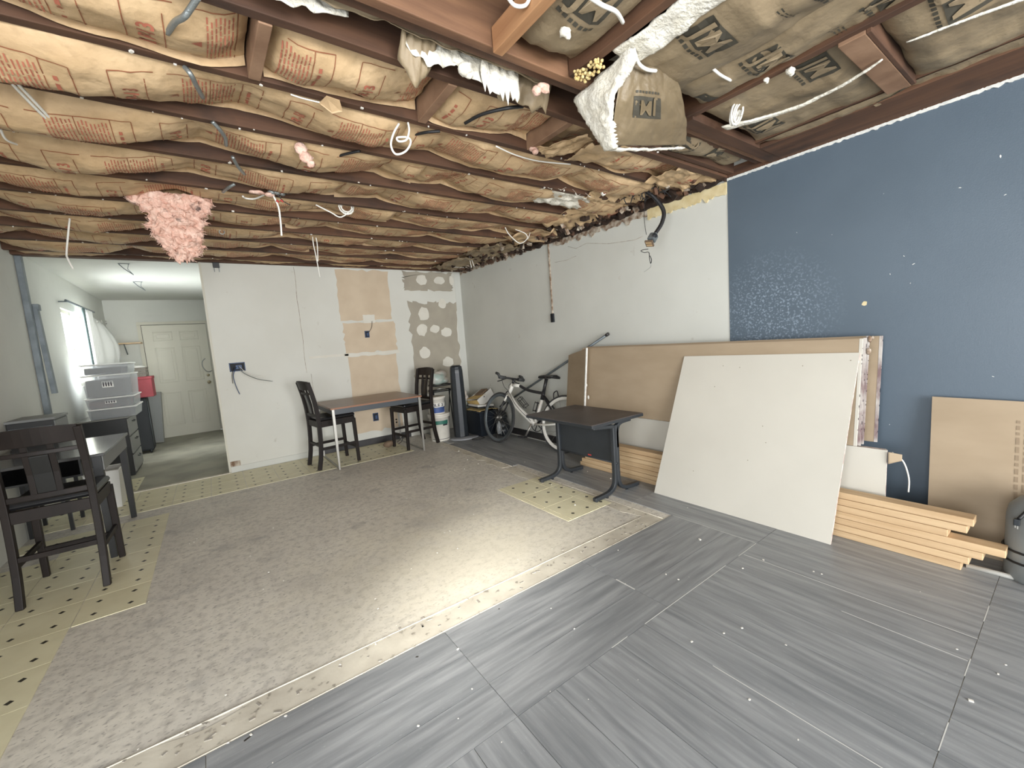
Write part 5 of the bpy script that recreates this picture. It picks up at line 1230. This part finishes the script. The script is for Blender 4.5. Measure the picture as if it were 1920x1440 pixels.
b = MB(); w_, l_, h_ = .15, .12, .12
for lo, hi in (((-w_, -l_, -h_/2), (w_, -l_ + .004, h_/2)), ((-w_, l_ - .004, -h_/2), (w_, l_, h_/2)), ((w_ - .004, -l_, -h_/2), (w_, l_, h_/2)), ((-w_, -l_, -h_/2), (w_, l_, -h_/2 + .004))): b.box(lo, hi)
b.obj('carton', 'box_white', t)
b = MB(); b.box((-w_ - .003, -l_, -h_/2), (-w_, l_, h_/2)); b.obj('carton_end', 'kraft_box', t)
b = MB(); b.box((-w_, -l_ - .002, h_/2), (w_*.2, l_, h_/2 + .004), rot=Matrix.Rotation(R(12), 3, 'Y')); b.obj('flap', 'kraft_box', t)
b = MB(); b.box((-w_*.1, -l_*.6, h_/2 - .02), (w_*.9, l_*.6, h_/2 + .012)); b.obj('dark_contents', 'rock', t, bevel=.008)
b = MB(); b.lathe([(0, 0), (.009, 0), (.009, .002), (0, .002)], 12); o = b.obj('hand_hole', 'dark_hole', t); o.location = (-.02, -l_ - .001, .03); o.rotation_euler = (R(90), 0, 0)
lump([((2.93, 5.30, .46), .06, .07, .10), ((2.90, 5.28, .56), .05, .05, .08), ((2.98, 5.33, .42), .08, .06, .08)], 'bag', 'plastic_bag', 'grey plastic bag between the tower and the tipped box', 'bag', 71)
t = thing('black_bag', 'black bag with a clear bottle behind the front bicycle wheel', 'bag', (3.13, 4.70, 0))
lump([((0, 0, .13), .10, .14, .14), ((.02, .05, .25), .08, .10, .10), ((-.03, -.06, .08), .08, .10, .08)], 'black_plastic', 'bag_body', None, parent=t, seed=73)
b = MB(); b.lathe([(0, 0), (.03, 0), (.032, .02), (.032, .12), (.015, .15), (.015, .17), (0, .17)], 14, c=(-.11, -.10, .06)); b.obj('bottle', 'clear_tote', t)
cable('wire_ring', [(2.80 + .09*math.cos(a*PI/6), 4.80 + .06*math.sin(a*PI/6), .007) for a in range(13)], .004, 'cable_black', 'thin black wire ring lying on planks before the fan', 'cable')
lump([((0, 0, .045), .07, .045, .045), ((.05, .02, .04), .04, .035, .035)], 'rock', 'cloth_bundle', 'small brown bundle on the floor under the bar table', 'bundle', 74).location = (1.78, 5.40, 0)
cable('cord', [(1.95, 5.55, .01), (1.98, 5.50, .05), (2.0, 5.45, .10), (1.97, 5.42, .04), (1.93, 5.45, .006)], .004, 'cable_black', 'black cord curled by the brown bundle under the table')
b = MB()
for z_ in (.245, .285): b.lathe([(0, 0), (.012, 0), (.012, .006), (0, .006)], 12, c=(0, z_, 0))
o = b.obj('cable_grommets', 'dark_hole'); o.location = (2.05, YB - .001, 0); o.rotation_euler = (R(90), 0, 0); tag(o, 'two dark round holes low in the back wall', 'hole')

# diagonal pipe behind the sheets
t = thing('metal_pipe', 'long grey pipe leaning diagonally on the white wall', 'pipe', (0, 0, 0))
p0, p1 = at(1139, 627, 'x', 3.235), at(968, 742, 'x', 3.22)
p2 = p0 + (p1 - p0)*1.25
MB().tube([p0, p2], .0135, 10).obj('pipe_body', 'galv', t)
MB().tube([p0 + (p0-p1).normalized()*.012, p0 - (p0-p1).normalized()*.02], .017, 10).obj('pipe_end', 'black_trim', t)

# ================================================================== DRYWALL AND LUMBER
def sheet(name, label, cat, bottom0, bottom1, top0, top1, th, front, edge, back, group=None, holes=()):
    """leaning board; corners on its front face; th = thickness vector away from the room"""
    q = [Vector(bottom0), Vector(bottom1), Vector(top1), Vector(top0)]
    t = thing(name, label, cat, tuple((q[0] + q[1])/2), group=group)
    inv = -t.location; n = (q[1]-q[0]).cross(q[3]-q[0]).normalized()
    if n.x < 0: n = -n
    d_ = n*th
    b = MB(); P = [p + inv for p in q] + [p + inv + d_ for p in q]
    b.add(P, [(0, 1, 2, 3)], 0); b.add(P, [(4, 7, 6, 5)], 1); b.add(P, [(0, 4, 5, 1), (1, 5, 6, 2), (2, 6, 7, 3), (3, 7, 4, 0)], 2)
    b.obj('panel', [front, back, edge], t)
    return t, q, inv, n
GS = 'half sheets of drywall leaning on the right wall'
# stack of low white pieces at the bottom
for i in range(4):
    x_ = 3.02 + i*.016
    sheet('drywall_offcut', ['front white drywall offcut standing behind the lumber', 'second white drywall offcut behind the lumber', 'third white drywall offcut behind the lumber', 'rearmost white drywall offcut behind the lumber'][i], 'drywall',
          (x_ - .03, .655 + i*.006, 0), (x_ - .03, 2.75 + .1*i, 0), (x_, .655 + i*.006, .525 - .002*i), (x_, 2.75 + .1*i, .525), .0125, 'white_board', 'gypsum_edge', 'brown_board', 'white offcuts behind the lumber')
names = ['front brown half sheet of the tall leaning stack', 'second brown half sheet of the tall leaning stack', 'third sheet of the leaning stack with maroon end tape', 'fourth sheet of the leaning stack with grey end tape', 'fifth sheet of the leaning stack', 'last sheet of the leaning stack, touching the wall']
for i in range(6):
    xb = [3.0, 3.022, 3.044, 3.064, 3.084, 3.160][i]; xt = [3.085, 3.105, 3.127, 3.146, 3.165, 3.235][i]
    ye = .79 + [0, -.012, .004, -.015, -.004, -.055][i]; z1 = 1.155 + [0, .004, -.006, .012, .006, .006][i]
    t, q, inv, n = sheet('drywall_sheet', names[i], 'drywall', (xb, ye, .532), (xb, 3.03, .532), (xt, ye, z1), (xt, 3.05, z1), .0125, 'brown_board', 'gypsum_edge', 'white_board', GS)
    b = MB(); up_ = (q[3] - q[0]); wv = Vector((0, -1, 0))
    k0 = q[0] + inv; k1 = q[3] + inv
    b.add([k0 - n*.001 + Vector((0, .012, 0)), k0 - n*.001 + wv*.002, k1 - n*.001 + wv*.002, k1 - n*.001 + Vector((0, .012, 0)), k0 + n*.0135 + wv*.002, k1 + n*.0135 + wv*.002], [(0, 1, 2, 3), (1, 4, 5, 2)])
    o = b.obj('end_tape', 'tape' if i else 'white_board', t)
    b = MB()
    for s_ in range(12):
        f0 = rng.uniform(.05, .95); f1 = f0 + rng.uniform(.004, .02)
        a_ = k0.lerp(k1, f0) + wv*.0028; c_ = k0.lerp(k1, f1) + wv*.0028
        b.add([a_ + n*.002, a_ + n*.011, c_ + n*.011, c_ + n*.002], [(0, 1, 2, 3)])
    b.obj('tape_print', 'lbl_ink', t, kind='stuff')
# torn paper at the top of the stack
lump([((3.125, .765, 1.15), .012, .01, .02), ((3.15, .76, 1.155), .016, .008, .012), ((3.105, .765, 1.08), .01, .012, .02)], 'torn', 'torn_tape', 'torn dark tape bits at the top corner of the stack', 'tape scrap', 80)
# angled brown sheet at the far end of the stack
pa, pb = at(1100, 653, 'x', 2.97), at(1066, 666, 'x', 3.16)
t, q, inv, n = sheet('drywall_sheet', 'narrow brown sheet angled back at the far end of stack', 'drywall', (2.93, pa.y + .04, .50), (3.13, pb.y + .06, .46), pa, pb, .0125, 'brown_board', 'gypsum_edge', 'white_board', GS)
b = MB(); b.sweep([(2.925, pa.y + .035, .50) , pa + Vector((-.004, -.005, .004))], .010, .014, (0, 1, 0)); tag(b.obj('edge_strip', 'plaster_white'), 'thin white edge strip between angled sheet and stack', 'trim strip')
lump([(at(1103, 745, 'x', 2.955), .004, .012, .02), (at(1100, 722, 'x', 2.96), .003, .008, .015)], 'dust', 'plaster_smear', 'white plaster smear on the angled brown sheet', 'smear', 81)
# big ivory board
wb = [(2.735, .83, .0), (2.735, 2.0, 0), tuple(at(1612, 661, 'x', 3.065)), tuple(at(1283, 668, 'x', 3.065))]
t, q, inv, n = sheet('drywall_board', 'large ivory drywall board leaning in front of lumber', 'drywall', wb[0], wb[1], wb[2], wb[3], .0127, 'white_board', 'gypsum_edge', 'brown_board')
b = MB()
for px, py in ((1356, 686), (1387, 689), (1430, 799), (1300, 883), (1340, 725), (1402, 863), (1505, 686), (1595, 676), (1436, 830)):
    # nail marks: intersection with the board plane
    d_ = at(px, py, 'y', 5) - CAM; tt = (q[0] - CAM).dot(n)/d_.dot(n); c_ = CAM + d_*tt + inv - n*.0008
    b.add([c_ + Vector((0, .004*math.cos(k*PI/3), .004*math.sin(k*PI/3))) for k in range(6)], [tuple(range(6))])
b.obj('nail_marks', 'grey_patch', t, recalc=False, kind='stuff')
# tan board at right
t, q, inv, n = sheet('drywall_board', 'brown-backed board leaning on the blue wall at right edge', 'drywall', (3.12, .50, 0), (3.12, -.72, 0), (3.235, .515, .812), (3.235, -.72, .80), .0125, 'brown_board', 'gypsum_edge', 'white_board')
vs, fs = text_polys('1/2 IN  GYPSUM BOARD', .045)
b = MB(); e1 = (q[3] - q[0]).normalized()
b.add([q[0] + inv + Vector((0, -.335 , 0)) + e1*(.42 + x_) + Vector((0, -y_*1, 0)) - n*.001 for x_, y_ in vs], fs); 
bb = MB(); rr = random.Random(11)
for row in range(2):
    f0 = .25
    while f0 < .72:
        l = rr.uniform(.012, .04); c0 = q[0] + inv + e1*f0 + Vector((0, -.305 - row*.026, 0)) - n*.001
        bb.add([c0, c0 + e1*l, c0 + e1*l + Vector((0, -.012, 0)), c0 + Vector((0, -.012, 0))], [(0, 1, 2, 3)]); f0 += l + .012
bb.obj('faded_print', 'faded', t, recalc=False, kind='stuff')
# cable and bent corner bead beside the offcut
tag(MB().grid(lambda i, j: Vector((3.01 + .02*i, .648 - .055*i, .52 - .01*i - .07*j*(1 - i*.5))), 8, 6).obj('paper_tear', 'brown_board', recalc=False, solid=.003), 'torn cardboard corner beside the small white offcut', 'paper')
wire('bent_wire', [(3.05, .64, .51), (3.04, .59, .47), (3.04, .565, .38), (3.04, .565, .30)], .004, 'cable_white', 'pale bent wire hanging before the blue wall by offcut', 'wire')

# lumber: 2x4s stacked flat
t0 = thing('lumber_board', 'bottom pine board of the stack, front row', 'lumber', (0, 0, 0), group='pine boards stacked along the wall')
def board(x_, y0, y1, z_, label, first=None):
    t = thing('lumber_board', label, 'lumber', (x_, (y0 + y1)/2, z_), group='pine boards stacked along the right wall')
    L2 = (y1 - y0)/2
    MB().box((-.042, -L2, .0), (.042, L2, .037)).obj('plank_body', 'lumber', t, bevel=.003)
    return t
bpy.data.objects.remove(t0)
ends = [.335, .31, .265, .195, .385, .32, .30]
lbs = ['lowest pine board of the front lumber stack', 'second pine board from the bottom of the stack', 'third pine board from the bottom of the stack', 'longest pine board, sticking out furthest right', 'shortest pine board, just above the longest one', 'pine board second from top of the stack', 'topmost pine board of the front lumber stack']
for k in range(7):
    board(2.915 + .012*nz(k*3.3, 2), ends[k], ends[k] + (2.62 if k < 3 else 2.50), .005 + k*.0392, lbs[k])
for k, (y0, y1) in enumerate(((.9, 2.95), (.95, 2.90))):
    board(2.865 - 0*k, 1.9 + .05*k, 2.98 - .06*k, .005 + k*.0385, ['short pine board lying in front at the far end', 'second short pine board in front at the far end'][k]) if False else None

# grey tank with cord
t = thing('metal_tank', 'grey metal tank with a black cord at the right edge', 'tank', (3.02, .075, 0))
MB().lathe([(0, 0), (.13, 0), (.138, .02), (.138, .30), (.13, .345), (.10, .385), (.05, .41), (.03, .415), (.03, .44), (0, .44)], 36).obj('tank_body', 'tank', t)
MB().tube([(.035*math.cos(a*PI/8), 0, .455 + .03*math.sin(a*PI/8)) for a in range(16)], .006, 6, True).obj('lift_ring', 'cable_black', t)
for z0, dz in ((.16, .03), (.11, .035)):
    MB().tube([(.143*math.cos(a*PI/12), .143*math.sin(a*PI/12), z0 - dz*math.sin(a*PI/12)*.5) for a in range(24)], .005, 6, True).obj('cord_wrap', 'cable_black', t)
MB().tube(smooth_path([(0, 0, .43), (-.04, .02, .42), (-.10, .06, .37), (-.13, .09, .32)]), .007, 6).obj('cord', 'cable_black', t)
MB().box((-.145, .085, .29), (-.12, .105, .32)).obj('plug', 'black_plastic', t, bevel=.003)
b = MB(); b.box((-.142, .089, .275), (-.138, .093, .29)); b.box((-.128, .097, .275), (-.124, .101, .29)); b.obj('plug_prongs', 'steel', t)
a_, c_ = at(1812, 1060, 'z', .014), at(1925, 1089, 'z', .014)
tag(MB().tube([a_, c_ + (c_-a_)*.8], .012, 10).obj('floor_pipe', 'caulk'), 'pale grey pipe lying on the floor below the tank', 'pipe')

# crumbs on the floor
b = MB(); rr = random.Random(21)
for k in range(150):
    x_, y_ = rr.uniform(-.5, 2.9), rr.uniform(.1, 4.6); s_ = rr.uniform(.001, .003)*(2 if rr.random() < .06 else 1)
    b.box((x_ - s_*1.5, y_ - s_, .004), (x_ + s_*1.5, y_ + s_, .004 + s_), rot=Matrix.Rotation(rr.uniform(0, 3), 3, 'Z'))
tag(b.obj('floor_crumbs', 'dust'), 'scattered white plaster crumbs over the floor', 'debris', kind='stuff')
